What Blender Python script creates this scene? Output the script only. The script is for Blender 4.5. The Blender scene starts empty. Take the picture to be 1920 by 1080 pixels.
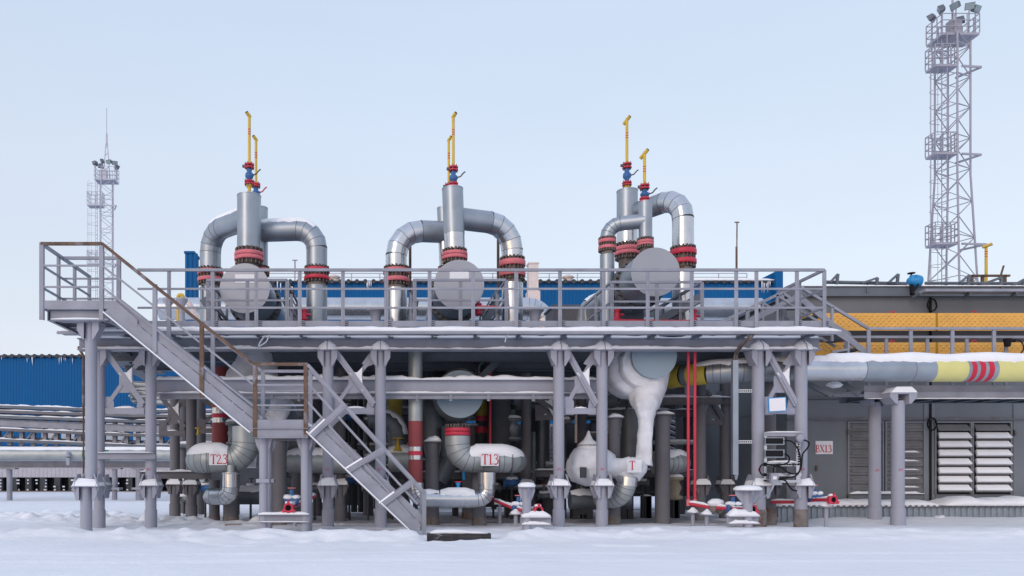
import bpy, math, random
from mathutils import Vector, noise
random.seed(7)
C = bpy.data.collections.new("plant"); bpy.context.scene.collection.children.link(C)
SC = bpy.context.scene
# ------------------------------------------------------------------ camera
F, VX, VY, H = 1472.0, 720.0, 900.0, 0.978
cd = bpy.data.cameras.new("camera"); cam = bpy.data.objects.new("camera", cd); C.objects.link(cam)
cam.location = (0, 0, H); cam.rotation_euler = (math.radians(90), 0, 0)
cd.sensor_width = 36; cd.lens = 36 * F / 1920; cd.shift_x = (960 - VX) / 1920; cd.shift_y = (VY - 540) / 1920
cd.clip_start = 0.1; cd.clip_end = 6000
SC.camera = cam
# ------------------------------------------------------------------ world: thin even overcast over a low sun
SUN_EL, SUN_AZ = math.radians(9), math.radians(215)
w = bpy.data.worlds.new("World"); SC.world = w; w.use_nodes = True
nt = w.node_tree; N = nt.nodes; L = nt.links; N.clear()
out = N.new("ShaderNodeOutputWorld"); add = N.new("ShaderNodeAddShader")
sky = N.new("ShaderNodeTexSky"); sky.sky_type = 'NISHITA'; sky.sun_disc = False
sky.sun_elevation = SUN_EL; sky.sun_rotation = SUN_AZ; sky.air_density = 1.2; sky.dust_density = 1.5
b1 = N.new("ShaderNodeBackground"); b1.inputs[1].default_value = 0.05; L.new(sky.outputs[0], b1.inputs[0])
tc = N.new("ShaderNodeTexCoord"); sx = N.new("ShaderNodeSeparateXYZ"); L.new(tc.outputs['Generated'], sx.inputs[0])
cr = N.new("ShaderNodeValToRGB"); L.new(sx.outputs[2], cr.inputs[0])
e = cr.color_ramp.elements
e[0].position = 0.0; e[0].color = (0.66, 0.68, 0.81, 1)
e[1].position = 1.0; e[1].color = (0.75, 0.80, 1.03, 1)
for p_, c_ in ((0.08, (0.74, 0.765, 0.89, 1)), (0.24, (0.72, 0.775, 0.905, 1)), (0.45, (0.655, 0.745, 0.90, 1)), (0.60, (0.60, 0.72, 0.93, 1))):
    k = e.new(p_); k.color = c_
# the pale pink glow of the low sun behind the photographer
m1 = N.new("ShaderNodeMath"); m1.operation = 'MULTIPLY'; m1.inputs[1].default_value = -1.0; L.new(sx.outputs[1], m1.inputs[0])
m2 = N.new("ShaderNodeMapRange"); m2.inputs[1].default_value = 0.1; m2.inputs[2].default_value = 0.9; L.new(m1.outputs[0], m2.inputs[0])
m3 = N.new("ShaderNodeMapRange"); m3.inputs[1].default_value = 0.50; m3.inputs[2].default_value = 0.05; L.new(sx.outputs[2], m3.inputs[0])
m4 = N.new("ShaderNodeMath"); m4.operation = 'MULTIPLY'; L.new(m2.outputs[0], m4.inputs[0]); L.new(m3.outputs[0], m4.inputs[1])
mx = N.new("ShaderNodeMix"); mx.data_type = 'RGBA'; L.new(m4.outputs[0], mx.inputs[0]); L.new(cr.outputs[0], mx.inputs[6]); mx.inputs[7].default_value = (0.97, 0.88, 0.95, 1)
vm = N.new("ShaderNodeMapping"); vm.inputs['Scale'].default_value = (1.2, 1.2, 4.5); L.new(tc.outputs['Generated'], vm.inputs[0])
vn = N.new("ShaderNodeTexNoise"); vn.inputs['Scale'].default_value = 1.6; vn.inputs['Detail'].default_value = 4; L.new(vm.outputs[0], vn.inputs['Vector'])
vr = N.new("ShaderNodeMapRange"); vr.inputs[1].default_value = 0.3; vr.inputs[2].default_value = 0.7; vr.inputs[3].default_value = 0.85; vr.inputs[4].default_value = 0.90; L.new(vn.outputs['Fac'], vr.inputs[0])
b2 = N.new("ShaderNodeBackground"); L.new(vr.outputs[0], b2.inputs[1]); L.new(mx.outputs[2], b2.inputs[0])
L.new(b1.outputs[0], add.inputs[0]); L.new(b2.outputs[0], add.inputs[1]); L.new(add.outputs[0], out.inputs[0])
sd = bpy.data.lights.new("sun", 'SUN'); sd.energy = 0.7; sd.angle = math.radians(20); sd.color = (1.0, 0.90, 0.88)
so = bpy.data.objects.new("sun", sd); C.objects.link(so)
so.rotation_euler = (math.radians(66), 0, math.radians(-34))
SC.view_settings.view_transform = 'Standard'; SC.view_settings.look = 'None'
SC.view_settings.exposure = 0.0; SC.view_settings.gamma = 1.0

# ------------------------------------------------------------------ helpers
def P(px, py, Y): return Vector(((px - VX) * Y / F, Y, H + (VY - py) * Y / F))
def S(n, Y=16.0): return n * Y / F
def zy(py, Y): return H + (VY - py) * Y / F
Z = Vector((0, 0, 1)); YV = Vector((0, 1, 0)); XV = Vector((1, 0, 0))
OFF = {}
def thing(name, label, cat, loc=(0, 0, 0), group=None):
    o = bpy.data.objects.new(name, None); C.objects.link(o); o.location = loc
    o['label'] = label; o['category'] = cat; o.empty_display_size = 0.2
    if group: o['group'] = group
    OFF[o.name] = Vector(loc)
    return o
def tag(o, label, cat, group=None):
    o['label'] = label; o['category'] = cat
    if group: o['group'] = group
    return o
class MB:
    def __init__(s): s.v = []; s.f = []; s.m = []; s.s = []
    def add(s, vs, fs, m=0, sm=False):
        b = len(s.v); s.v += [Vector(v) for v in vs]
        for f in fs: s.f.append([i + b for i in f]); s.m.append(m); s.s.append(sm)
        return s
    def box(s, a, b, m=0):
        x0, x1 = sorted((a[0], b[0])); y0, y1 = sorted((a[1], b[1])); z0, z1 = sorted((a[2], b[2]))
        vs = [(x0,y0,z0),(x1,y0,z0),(x1,y1,z0),(x0,y1,z0),(x0,y0,z1),(x1,y0,z1),(x1,y1,z1),(x0,y1,z1)]
        return s.add(vs, [(0,3,2,1),(4,5,6,7),(0,1,5,4),(1,2,6,5),(2,3,7,6),(3,0,4,7)], m)
    def frame(s, p, q, up=Z):
        d = (Vector(q) - Vector(p)).normalized()
        if abs(d.dot(up)) > 0.99: up = YV if abs(d.dot(YV)) < 0.9 else XV
        a = d.cross(up).normalized(); u = a.cross(d).normalized()
        return d, a, u
    def prof(s, p, q, pts, up=Z, m=0, sm=False):
        p = Vector(p); q = Vector(q); d, a, u = s.frame(p, q, up); n = len(pts)
        vs = [p + a * x + u * y for x, y in pts] + [q + a * x + u * y for x, y in pts]
        fs = [(i, (i + 1) % n, n + (i + 1) % n, n + i) for i in range(n)]
        s.add(vs, fs, m, sm); s.add(vs[:n], [tuple(range(n))[::-1]], m); s.add(vs[n:], [tuple(range(n))], m)
        return s
    def bar(s, p, q, wd, ht, up=Z, m=0):
        a, b = wd / 2, ht / 2
        return s.prof(p, q, [(-a,-b),(a,-b),(a,b),(-a,b)], up, m)
    def ibeam(s, p, q, h, wd, t=0.012, up=Z, m=0):
        a, b, c = wd / 2, h / 2, t / 2
        return s.prof(p, q, [(-a,-b),(a,-b),(a,-b+t),(c,-b+t),(c,b-t),(a,b-t),(a,b),(-a,b),(-a,b-t),(-c,b-t),(-c,-b+t),(-a,-b+t)], up, m)
    def chan(s, p, q, h, wd, t=0.010, up=Z, m=0, flip=1):
        b = h / 2; f = flip
        pts = [(0,-b),(f*wd,-b),(f*wd,-b+t),(f*t,-b+t),(f*t,b-t),(f*wd,b-t),(f*wd,b),(0,b)]
        return s.prof(p, q, pts, up, m)
    def angle(s, p, q, w_, t=0.008, up=Z, m=0, fx=1, fy=1):
        pts = [(0,0),(fx*w_,0),(fx*w_,fy*t),(fx*t,fy*t),(fx*t,fy*w_),(0,fy*w_)]
        return s.prof(p, q, pts, up, m)
    def tube(s, path, r, n=16, m=0, cap=True, seg=False, sm=True):
        path = [Vector(p) for p in path]; k = len(path)
        rs = r if isinstance(r, (list, tuple)) else [r] * k
        tg = []
        for i in range(k):
            if i == 0: t = path[1] - path[0]
            elif i == k - 1: t = path[-1] - path[-2]
            else: t = (path[i] - path[i-1]).normalized() + (path[i+1] - path[i]).normalized()
            tg.append(t.normalized())
        up = Z if abs(tg[0].dot(Z)) < 0.9 else YV
        a = tg[0].cross(up).normalized(); rings = []
        for i in range(k):
            a = (a - tg[i] * a.dot(tg[i])).normalized(); b = tg[i].cross(a)
            sc = 1.0
            if 0 < i < k - 1:
                c = (path[i] - path[i-1]).normalized().dot(tg[i]); sc = 1.0 / max(c, 0.5)
                # stretch in the bend plane
                bn = (path[i+1] - path[i]).normalized() - (path[i] - path[i-1]).normalized()
                bn = bn - tg[i] * bn.dot(tg[i])
                bn = bn.normalized() if bn.length > 1e-6 else None
            else: bn = None
            ring = []
            for j in range(n):
                th = 2 * math.pi * j / n; v = a * math.cos(th) + b * math.sin(th)
                if bn is not None: v = v + bn * v.dot(bn) * (sc - 1)
                ring.append(path[i] + v * rs[i])
            rings.append(ring)
        fs = [(j, (j + 1) % n, n + (j + 1) % n, n + j) for j in range(n)]
        for i in range(k - 1):
            mm = m[i] if isinstance(m, (list, tuple)) else m
            if seg: s.add(rings[i] + rings[i+1], fs, mm, sm)
        if not seg:
            vs = [v for rg in rings for v in rg]; b0 = len(s.v)
            s.v += vs
            for i in range(k - 1):
                mm = m[i] if isinstance(m, (list, tuple)) else m
                for f in fs: s.f.append([x + b0 + i * n for x in f]); s.m.append(mm); s.s.append(sm)
        if cap:
            m0 = m[0] if isinstance(m, (list, tuple)) else m; m1_ = m[-1] if isinstance(m, (list, tuple)) else m
            s.add(rings[0], [tuple(range(n))[::-1]], m0); s.add(rings[-1], [tuple(range(n))], m1_)
        return s
    def cyl(s, p, q, r, r2=None, n=16, m=0): return s.tube([p, q], [r, r if r2 is None else r2], n, m)
    def lathe(s, c, prof, axis=Z, n=20, m=0, sm=True):
        c = Vector(c); ax = Vector(axis).normalized(); up = Z if abs(ax.dot(Z)) < 0.9 else XV
        a = ax.cross(up).normalized(); b = ax.cross(a); k = len(prof)
        vs = [c + ax * h + (a * math.cos(2*math.pi*j/n) + b * math.sin(2*math.pi*j/n)) * r for r, h in prof for j in range(n)]
        fs = [(i*n+j, i*n+(j+1) % n, (i+1)*n+(j+1) % n, (i+1)*n+j) for i in range(k-1) for j in range(n)]
        s.add(vs, fs, m, sm)
        if prof[0][0] > 1e-4: s.add(vs[:n], [tuple(range(n))[::-1]], m)
        if prof[-1][0] > 1e-4: s.add(vs[-n:], [tuple(range(n))], m)
        return s
    def ring(s, c, axis, r0, r1, h, n=28, m=0):
        return s.lathe(c, [(r0, -h/2), (r1, -h/2), (r1, h/2), (r0, h/2), (r0, -h/2)], axis, n, m, False)
    def blob(s, c, rx, ry, rz, n=14, k=8, amp=0.12, m=0, cut=None, seed=0):
        c = Vector(c); vs = []; fs = []
        for i in range(k + 1):
            ph = math.pi * i / k - math.pi / 2
            for j in range(n):
                th = 2 * math.pi * j / n
                d = Vector((math.cos(ph)*math.cos(th), math.cos(ph)*math.sin(th), math.sin(ph)))
                f = 1 + amp * noise.noise(d * 2.2 + Vector((seed, c.x * 3, c.z * 3)))
                v = c + Vector((d.x*rx, d.y*ry, d.z*rz)) * f
                if cut is not None and v.z < cut: v.z = cut
                vs.append(v)
        for i in range(k):
            for j in range(n): fs.append((i*n+j, i*n+(j+1) % n, (i+1)*n+(j+1) % n, (i+1)*n+j))
        return s.add(vs, fs, m, True)
    def plate(s, poly, nrm, t, m=0):
        poly = [Vector(p) for p in poly]; nv = Vector(nrm).normalized() * t; n = len(poly)
        vs = poly + [p + nv for p in poly]
        s.add(vs, [tuple(range(n))[::-1], tuple(range(n, 2*n))] + [(i, (i+1) % n, n+(i+1) % n, n+i) for i in range(n)], m)
        return s
    def snow(s, p, q, wd, ht, step=0.10, m=0, seed=0.0, ragged=0.35):
        p = Vector(p); q = Vector(q); d, a, u = s.frame(p, q); ln = (q - p).length; k = max(2, int(ln / step)); rows = []
        for i in range(k + 1):
            t = i / k; c = p + (q - p) * t
            f = 1 + ragged * noise.noise(Vector((c.x * 2.3 + seed, c.y * 2.3, c.z * 5))) + ragged * .6 * noise.noise(Vector((c.x * 7 + seed, c.y * 7, 3)))
            e_ = min(1, i / 1.5, (k - i) / 1.5); h = ht * f * (0.35 + 0.65 * e_)
            rows.append([c - a*wd/2, c - a*wd*0.47 + Z*h*0.6, c - a*wd*0.25 + Z*h*0.95, c + Z*h, c + a*wd*0.25 + Z*h*0.95, c + a*wd*0.47 + Z*h*0.6, c + a*wd/2])
        n = 7; vs = [v for r in rows for v in r]
        fs = [(i*n+j, (i+1)*n+j, (i+1)*n+j+1, i*n+j+1) for i in range(k) for j in range(n-1)]
        fs += [(i*n+n-1, (i+1)*n+n-1, (i+1)*n, i*n) for i in range(k)] + [tuple(range(n)), tuple(range(k*n, k*n+n))[::-1]]
        return s.add(vs, fs, m, True)
    def pipesnow(s, path, r, th=0.05, ang=55, m=0, step=0.06, seed=0.0, taper=True):
        pts = []; path = [Vector(p) for p in path]
        for a, b in zip(path[:-1], path[1:]):
            k = max(1, int((b - a).length / step))
            for i in range(k): pts.append(a + (b - a) * i / k)
        pts.append(path[-1]); k = len(pts); n = 12; vs = []
        for i, c in enumerate(pts):
            d = (pts[min(k-1, i+1)] - pts[max(0, i-1)]).normalized(); a = d.cross(Z)
            if a.length < 0.05: a = XV.copy()
            a.normalize(); u = a.cross(d).normalized()
            for j in range(n):
                t = -1 + 2 * j / (n - 1)
                sgn = 1 if t > 0 else -1
                aa = math.radians(ang) * (1 + 0.22 * noise.noise(Vector((c.x*5+seed, c.y*5, sgn*9))) + 0.16 * noise.noise(Vector((c.x*17+seed, c.y*17, sgn*9+c.z*9))))
                al = aa * t; e_ = min(1, (i + .3) / 3, (k - 1 - i + .3) / 3) if taper else 1
                rr = r * 1.002 + th * e_ * (1 - abs(t) ** 3.5) * (1 + 0.3 * noise.noise(Vector((c.x*2+seed, c.y*2, t))))
                if abs(t) > .999: rr = r * 0.99
                vs.append(c + a * math.sin(al) * rr + u * math.cos(al) * rr)
        fs = [(i*n+j, (i+1)*n+j, (i+1)*n+j+1, i*n+j+1) for i in range(k-1) for j in range(n-1)]
        return s.add(vs, fs, m, True)
    def lump(s, amp, sc=3.0, vert=1.0):
        for v in s.v:
            q = Vector((v.x * sc, v.y * sc, v.z * sc * vert))
            v += Vector((noise.noise(q), noise.noise(q + Vector((31, 0, 0))), noise.noise(q + Vector((0, 57, 0))))) * amp + Vector((noise.noise(q * 3.1), noise.noise(q * 3.1 + Vector((9, 0, 0))), 0)) * amp * .45
        return s
    def build(s, name, mats, parent=None):
        off = Vector((0, 0, 0)); r = parent
        while r is not None:
            if r.name in OFF: off = OFF[r.name]
            r = r.parent
        me = bpy.data.meshes.new(name); me.from_pydata([v - off for v in s.v], [], s.f)
        for mt in (mats if isinstance(mats, (list, tuple)) else [mats]): me.materials.append(mt)
        me.polygons.foreach_set('material_index', s.m); me.polygons.foreach_set('use_smooth', s.s); me.update()
        o = bpy.data.objects.new(name, me); C.objects.link(o); o.parent = parent
        return o
def arc(c0, corner, c1, r, n=5):
    """points of a mitred bend of radius r round 'corner' between c0 and c1 (both ends of the bend included)"""
    c0, k, c1 = Vector(c0), Vector(corner), Vector(c1)
    d0 = (c0 - k).normalized(); d1 = (c1 - k).normalized(); al = math.acos(max(-1, min(1, d0.dot(d1)))); t = r / math.tan(al / 2)
    a, b = k + d0 * t, k + d1 * t; bis = (d0 + d1).normalized(); ctr = k + bis * (r / math.sin(al / 2))
    va, vb = a - ctr, b - ctr; om = va.angle(vb); pts = []
    for i in range(n + 1):
        f = i / n; pts.append(ctr + (va * math.sin((1-f)*om) + vb * math.sin(f*om)) / math.sin(om))
    return pts
def route(pts, r, n=5):
    pts = [Vector(p) for p in pts]; o = [pts[0]]
    for i in range(1, len(pts) - 1):
        o += arc(pts[i-1], pts[i], pts[i+1], r, n)
    return o + [pts[-1]]
def curve(pts, n=10):
    pts = [Vector(p) for p in pts]; q = [pts[0]] + pts + [pts[-1]]; o = []
    for i in range(1, len(q) - 2):
        p0, p1, p2, p3 = q[i-1:i+3]
        for j in range(n):
            t = j / n; o.append(0.5*((2*p1)+(p2-p0)*t+(2*p0-5*p1+4*p2-p3)*t*t+(3*p1-p0-3*p2+p3)*t**3))
    o.append(pts[-1]); return o
# ------------------------------------------------------------------ materials
def mat(name, c, rough=0.6, metal=0.0, var=0.12, scale=3.0, bump=0.02, rust=0.0, rustc=(0.16, 0.07, 0.03), frost=0.0, stretch=(1, 1, 1), bscale=30, spec=0.4):
    m = bpy.data.materials.new(name); m.use_nodes = True; t = m.node_tree; n = t.nodes; l = t.links
    b = n['Principled BSDF']; b.inputs['Roughness'].default_value = rough; b.inputs['Metallic'].default_value = metal
    b.inputs['Specular IOR Level'].default_value = spec
    co = n.new("ShaderNodeTexCoord"); mp = n.new("ShaderNodeMapping"); mp.inputs['Scale'].default_value = stretch; l.new(co.outputs['Object'], mp.inputs[0])
    nz = n.new("ShaderNodeTexNoise"); nz.inputs['Scale'].default_value = scale; nz.inputs['Detail'].default_value = 6; l.new(mp.outputs[0], nz.inputs['Vector'])
    rp = n.new("ShaderNodeValToRGB"); rp.color_ramp.elements[0].position = 0.3; rp.color_ramp.elements[1].position = 0.7
    rp.color_ramp.elements[0].color = tuple(x * (1 - var) for x in c) + (1,); rp.color_ramp.elements[1].color = tuple(min(1, x * (1 + var)) for x in c) + (1,)
    l.new(nz.outputs['Fac'], rp.inputs[0]); last = rp.outputs[0]
    def over(last, col, thr, sc, seed, soft=0.06):
        z2 = n.new("ShaderNodeTexNoise"); z2.inputs['Scale'].default_value = sc; z2.inputs['Detail'].default_value = 8; z2.inputs['Roughness'].default_value = .65
        z2.noise_dimensions = '4D'; z2.inputs['W'].default_value = seed; l.new(mp.outputs[0], z2.inputs['Vector'])
        mr = n.new("ShaderNodeMapRange"); mr.inputs[1].default_value = thr; mr.inputs[2].default_value = thr + soft; l.new(z2.outputs['Fac'], mr.inputs[0])
        mi = n.new("ShaderNodeMix"); mi.data_type = 'RGBA'; l.new(mr.outputs[0], mi.inputs[0]); l.new(last, mi.inputs[6]); mi.inputs[7].default_value = tuple(col) + (1,)
        return mi.outputs[2], mr.outputs[0]
    if rust: last, _ = over(last, rustc, 1 - rust, 2.2, 3.1)
    if frost: last, _ = over(last, (0.72, 0.75, 0.80), 1 - frost, 5.0, 7.7, 0.15)
    l.new(last, b.inputs['Base Color'])
    rr = n.new("ShaderNodeMapRange"); rr.inputs[3].default_value = max(0, rough - 0.1); rr.inputs[4].default_value = min(1, rough + 0.12); l.new(nz.outputs['Fac'], rr.inputs[0]); l.new(rr.outputs[0], b.inputs['Roughness'])
    if bump:
        z3 = n.new("ShaderNodeTexNoise"); z3.inputs['Scale'].default_value = bscale; z3.inputs['Detail'].default_value = 4; l.new(mp.outputs[0], z3.inputs['Vector'])
        bp = n.new("ShaderNodeBump"); bp.inputs['Strength'].default_value = 0.5; bp.inputs['Distance'].default_value = bump; l.new(z3.outputs['Fac'], bp.inputs['Height']); l.new(bp.outputs[0], b.inputs['Normal'])
    return m
GREY = mat('grey_paint', (0.275, 0.287, 0.34), 0.5, 0, .16, 2.5, 0.002, rust=0.30, rustc=(0.17, 0.13, 0.13), frost=.27)
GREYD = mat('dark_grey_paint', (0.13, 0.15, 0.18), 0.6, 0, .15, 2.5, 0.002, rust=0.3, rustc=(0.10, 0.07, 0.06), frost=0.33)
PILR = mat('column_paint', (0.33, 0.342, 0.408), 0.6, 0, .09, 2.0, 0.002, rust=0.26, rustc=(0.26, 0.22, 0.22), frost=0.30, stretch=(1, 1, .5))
PILD = mat('shaded_column_paint', (0.15, 0.148, 0.165), 0.7, 0, .14, 2.0, 0.002, rust=0.30, rustc=(0.12, 0.08, 0.06), stretch=(1, 1, .5))  # darker copy of the column paint: under-deck shade put into the colour
RUSTB = mat('rusty_base', (0.20, 0.175, 0.165), 0.85, 0, .3, 6, 0.004, rust=0.44, rustc=(0.15, 0.06, 0.025))
RUST = mat('rusty_paint', (0.135, 0.085, 0.062), 0.8, 0, .35, 5, 0.003, rust=0.44, rustc=(0.24, 0.22, 0.24))
GALV = mat('bright_galvanised_sheet', (0.56, 0.58, 0.61), 0.25, 0.92, .12, 2.2, 0.006, bscale=4, rust=0.27, rustc=(0.34, 0.32, 0.30))
GALD = mat('dull_aluminium_jacket', (0.33, 0.37, 0.415), 0.40, 0.7, .13, 2.0, 0.005, bscale=4, rust=.28, rustc=(0.28, 0.30, 0.33))
GALC = mat('dusty_jacket', (0.38, 0.41, 0.415), 0.5, 0.6, .16, 2.4, 0.002, bscale=8, rust=.33, rustc=(0.27, 0.22, 0.17), frost=.32)
CAPM = mat('vessel_end_sheet', (0.36, 0.37, 0.41), 0.42, 0.45, .06, 1.5, 0.001)
CAPB = mat('blue_grey_vessel_end', (0.30, 0.385, 0.45), 0.5, 0.3, .08, 1.5, 0.001)
SEAM = mat('dark_seam_strip', (0.16, 0.17, 0.19), 0.6, 0.5, .1)  # dark grey for overlap strips and joint lines
SNOW = mat('snow', (0.86, 0.87, 0.90), 0.85, 0, .03, 3, 0.012, bscale=14, spec=0.2)
FROST = mat('hoar_frost', (0.72, 0.74, 0.79), 0.9, 0, .20, 2.6, 0.03, bscale=9, spec=0.2)
RED = mat('red_enamel', (0.55, 0.035, 0.07), 0.45, 0, .12, 4, 0.001, rust=.30, rustc=(0.30, 0.05, 0.05))
PINK = mat('faded_red_paint', (0.64, 0.17, 0.20), 0.6, 0, .15, 5, 0.002, rust=.40, rustc=(0.40, 0.17, 0.12))
BRICK = mat('brick_red_paint', (0.27, 0.055, 0.06), 0.6, 0, .10, 3, 0.001, rust=.30, rustc=(0.40, 0.25, 0.25))
YEL = mat('yellow_enamel', (0.62, 0.42, 0.055), 0.5, 0, .10, 4, 0.001, rust=.27, rustc=(0.35, 0.22, 0.06))
YELP = mat('pale_yellow_band', (0.66, 0.62, 0.24), 0.5, 0, .07, 2, 0.001, frost=.28)
YELD = mat('ochre_yellow_band', (0.42, 0.33, 0.05), 0.5, 0, .10, 2, 0.001)
BLUV = mat('blue_valve_paint', (0.04, 0.13, 0.33), 0.45, 0, .15, 6, 0.001)
BLUA = mat('bright_blue_casing', (0.02, 0.26, 0.58), 0.4, 0, .08, 4, 0.0)
BOLT = mat('weathered_bolt_steel', (0.14, 0.115, 0.105), 0.6, 0.5, .4, 9, 0.003, rust=.4, rustc=(0.17, 0.10, 0.06))
BLACK = mat('black_rubber', (0.012, 0.012, 0.015), 0.6, 0, .2, spec=.15)
DARKM = mat('dark_insulation_shade', (0.055, 0.06, 0.07), 0.7, 0.1, .25, 2, 0.004)  # near black: the deep shade under the deck is put into this colour
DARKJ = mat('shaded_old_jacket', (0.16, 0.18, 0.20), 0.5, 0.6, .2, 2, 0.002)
BLUW = mat('blue_wall_sheet', (0.005, 0.10, 0.275), 0.6, 0, .08, .6, 0.0, stretch=(1, 1, .2), spec=.15)
WHITEW = mat('pale_wall_sheet', (0.46, 0.45, 0.50), 0.7, 0, .06)
ORNG = mat('orange_yellow_tray_sheet', (0.76, 0.41, 0.09), 0.5, 0, .08, 3, 0.0)
WALLG = mat('grey_wall_sheet', (0.165, 0.18, 0.20), 0.6, 0.1, .09, 1.2, 0.002, bscale=4, rust=.27, rustc=(0.21, 0.20, 0.20), stretch=(1, 1, .45))
WALLH = mat('light_wall_sheet', (0.20, 0.215, 0.24), 0.6, 0.1, .07, 1.2, 0.002, bscale=4)
LOUV = mat('louvre_sheet', (0.16, 0.16, 0.165), 0.65, 0.1, .15, 4, 0.001, rust=.33, rustc=(0.19, 0.13, 0.09))
CORR = mat('corrugated_zinc_sheet', (0.30, 0.34, 0.38), 0.5, 0.5, .10, 3)
WHT = mat('white_sign_board', (0.78, 0.78, 0.82), 0.5, 0, .03)
CHIM = mat('pale_stack_sheet', (0.70, 0.60, 0.57), 0.5, 0.2, .08)
SIGNR = mat('sign_red_paint', (0.55, 0.02, 0.05), 0.6, 0, .05)
TARP = mat('beige_canvas_wrap', (0.30, 0.26, 0.19), 0.9, 0, .2, 5, 0.01)
CONC = mat('dusty_concrete', (0.46, 0.44, 0.47), 0.9, 0, .18, 2.2, 0.01, frost=.5, bscale=10)
WOOD = mat('wet_dark_timber', (0.04, 0.037, 0.038), 0.8, 0, .5, 8, 0.02, frost=.42, bscale=12, stretch=(.6, 1, 2))
PLANK = mat('weathered_plank', (0.24, 0.21, 0.19), 0.85, 0, .2, 5, 0.004)
GREEN = mat('green_band_paint', (0.01, 0.15, 0.08), 0.5, 0, .1)
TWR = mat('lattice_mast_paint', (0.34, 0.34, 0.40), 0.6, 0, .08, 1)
TWRF = mat('hazed_mast_paint', (0.46, 0.48, 0.56), 0.6, 0, .06, 1)  # paler, bluer than the near mast: distance haze put into the colour
LAMPG = mat('floodlight_glass', (0.25, 0.32, 0.35), 0.15, 0, .1)

# ------------------------------------------------------------------ ground
def axis(fine0, fine1, st, lo, hi):
    a = []; x = fine0
    while x <= fine1: a.append(x); x += st
    g = st; x = a[-1]
    while x < hi: g *= 1.25; x += g; a.append(min(x, hi))
    g = st; x = fine0; b = []
    while x > lo: g *= 1.25; x -= g; b.append(max(x, lo))
    return b[::-1] + a
def sm(a, b, x):
    t = max(0, min(1, (x - a) / (b - a))); return t * t * (3 - 2 * t)
def nz_(x, y, w_): return noise.noise(Vector((x, y, w_)))
def gh(x, y):
    n1 = nz_(x * .25, y * .25, 1.0); n2 = nz_(x * .8, y * 1.5, 4.0)
    fine = .016 * nz_(x * 2.3, y * 3.4, 8) + .008 * nz_(x * 5.1, y * 6.5, 5)
    cal = .35 + .65 * sm(12.2, 13.2, y)
    z = 0.035 * n1 + (0.022 * n2 + fine) * cal
    # shovelled bank in front of the plant with loose clods on it
    cy = 13.35 + .45 * nz_(x * .35, 3, 3); d = y - cy
    if abs(d) < 2.5:
        w1 = math.exp(-(d / (.34 if d > 0 else .62)) ** 2)
        z += w1 * (0.115 + .06 * n2 + .05 * nz_(x * 1.7, y * 2.5, 2)) + math.exp(-(d / .9) ** 2) * .13 * max(0, nz_(x * 4.2, y * 4.2, 7) - .10) * (.6 + max(0, nz_(x * .4, 2, 2)) * 2)
    cy2 = 11.6 + .5 * nz_(x * .3, 9, 3)
    if y < 12.5:      # faint wheel ruts in the road in front
        for k, r0 in enumerate((9.4, 10.35)):
            rr = y - (r0 + .035 * x + .08 * nz_(x * .3, k, 1)); z -= .014 * math.exp(-(rr / .16) ** 2) - .006 * math.exp(-((abs(rr) - .25) / .09) ** 2)
    cy3 = 15.2 + .35 * nz_(x * .5, 13, 3)
    if x > 1: z += math.exp(-((y - cy3) / .55) ** 2) * .06
    if x < -2.5 and 15.5 < y < 32:
        c2 = 18.9 - .30 * (x + 8) + nz_(x * .6, 1, 1) * .5
        z += math.exp(-((y - c2) / .75) ** 2) * (.05 + .24 * abs(nz_(x * 2.9, y * 2.9, 2)))
        z += math.exp(-((y - c2 - 3.2) / .5) ** 2) * (.22 * abs(nz_(x * 2.2, y * 2.2, 6)))
    # trodden hollows before the stair
    if abs(x) < 4 and 11.5 < y < 15: z -= .05 * max(0, nz_(x * 2.6 + 4, y * 2.2, 11) - .18) / .4
    pad = sm(17.0, 17.8, y) * (1 - sm(23.5, 25, y)) * sm(-4.2, -3.4, x) * (1 - sm(8.0, 8.6, x))
    z = z * (1 - pad) - .035 * pad
    z += .10 * sm(16.9, 18.2, y) * (1 - sm(20, 22, y)) * sm(9.3, 10.2, x)
    if 0.5 < x < 2.2:      # hollow round the timber sleeper
        m_ = sm(.55, .75, x) * (1 - sm(1.85, 2.1, x)); h_ = m_ * (1 - sm(13.95, 14.2, y)) * sm(12.4, 13.2, y)
        z = z * (1 - h_) + (-.15 + .02 * n2 + fine) * h_
    return z * (1 - sm(60, 120, y) * .5)
xs = axis(-14.0, 17.0, 0.085, -2500, 2500); ys = axis(6.5, 23.0, 0.075, -300, 4500)
g = MB(); nx = len(xs)
g.v = [Vector((x, y, gh(x, y) if abs(x) < 60 and -20 < y < 120 else 0)) for y in ys for x in xs]
for j in range(len(ys) - 1):
    for i in range(nx - 1):
        g.f.append((j*nx+i, j*nx+i+1, (j+1)*nx+i+1, (j+1)*nx+i)); g.m.append(0); g.s.append(True)
go = g.build('ground', mat('ground_snow', (0.85, 0.86, 0.89), .8, 0, .03, .8, 0.035, bscale=7, spec=.2)); go['kind'] = 'structure'
pd = MB(); pd.box((-3.6, 17.6, -.3), (8.1, 24.0, 0.004)); po = pd.build('concrete_pad', CONC); po['kind'] = 'structure'

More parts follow.
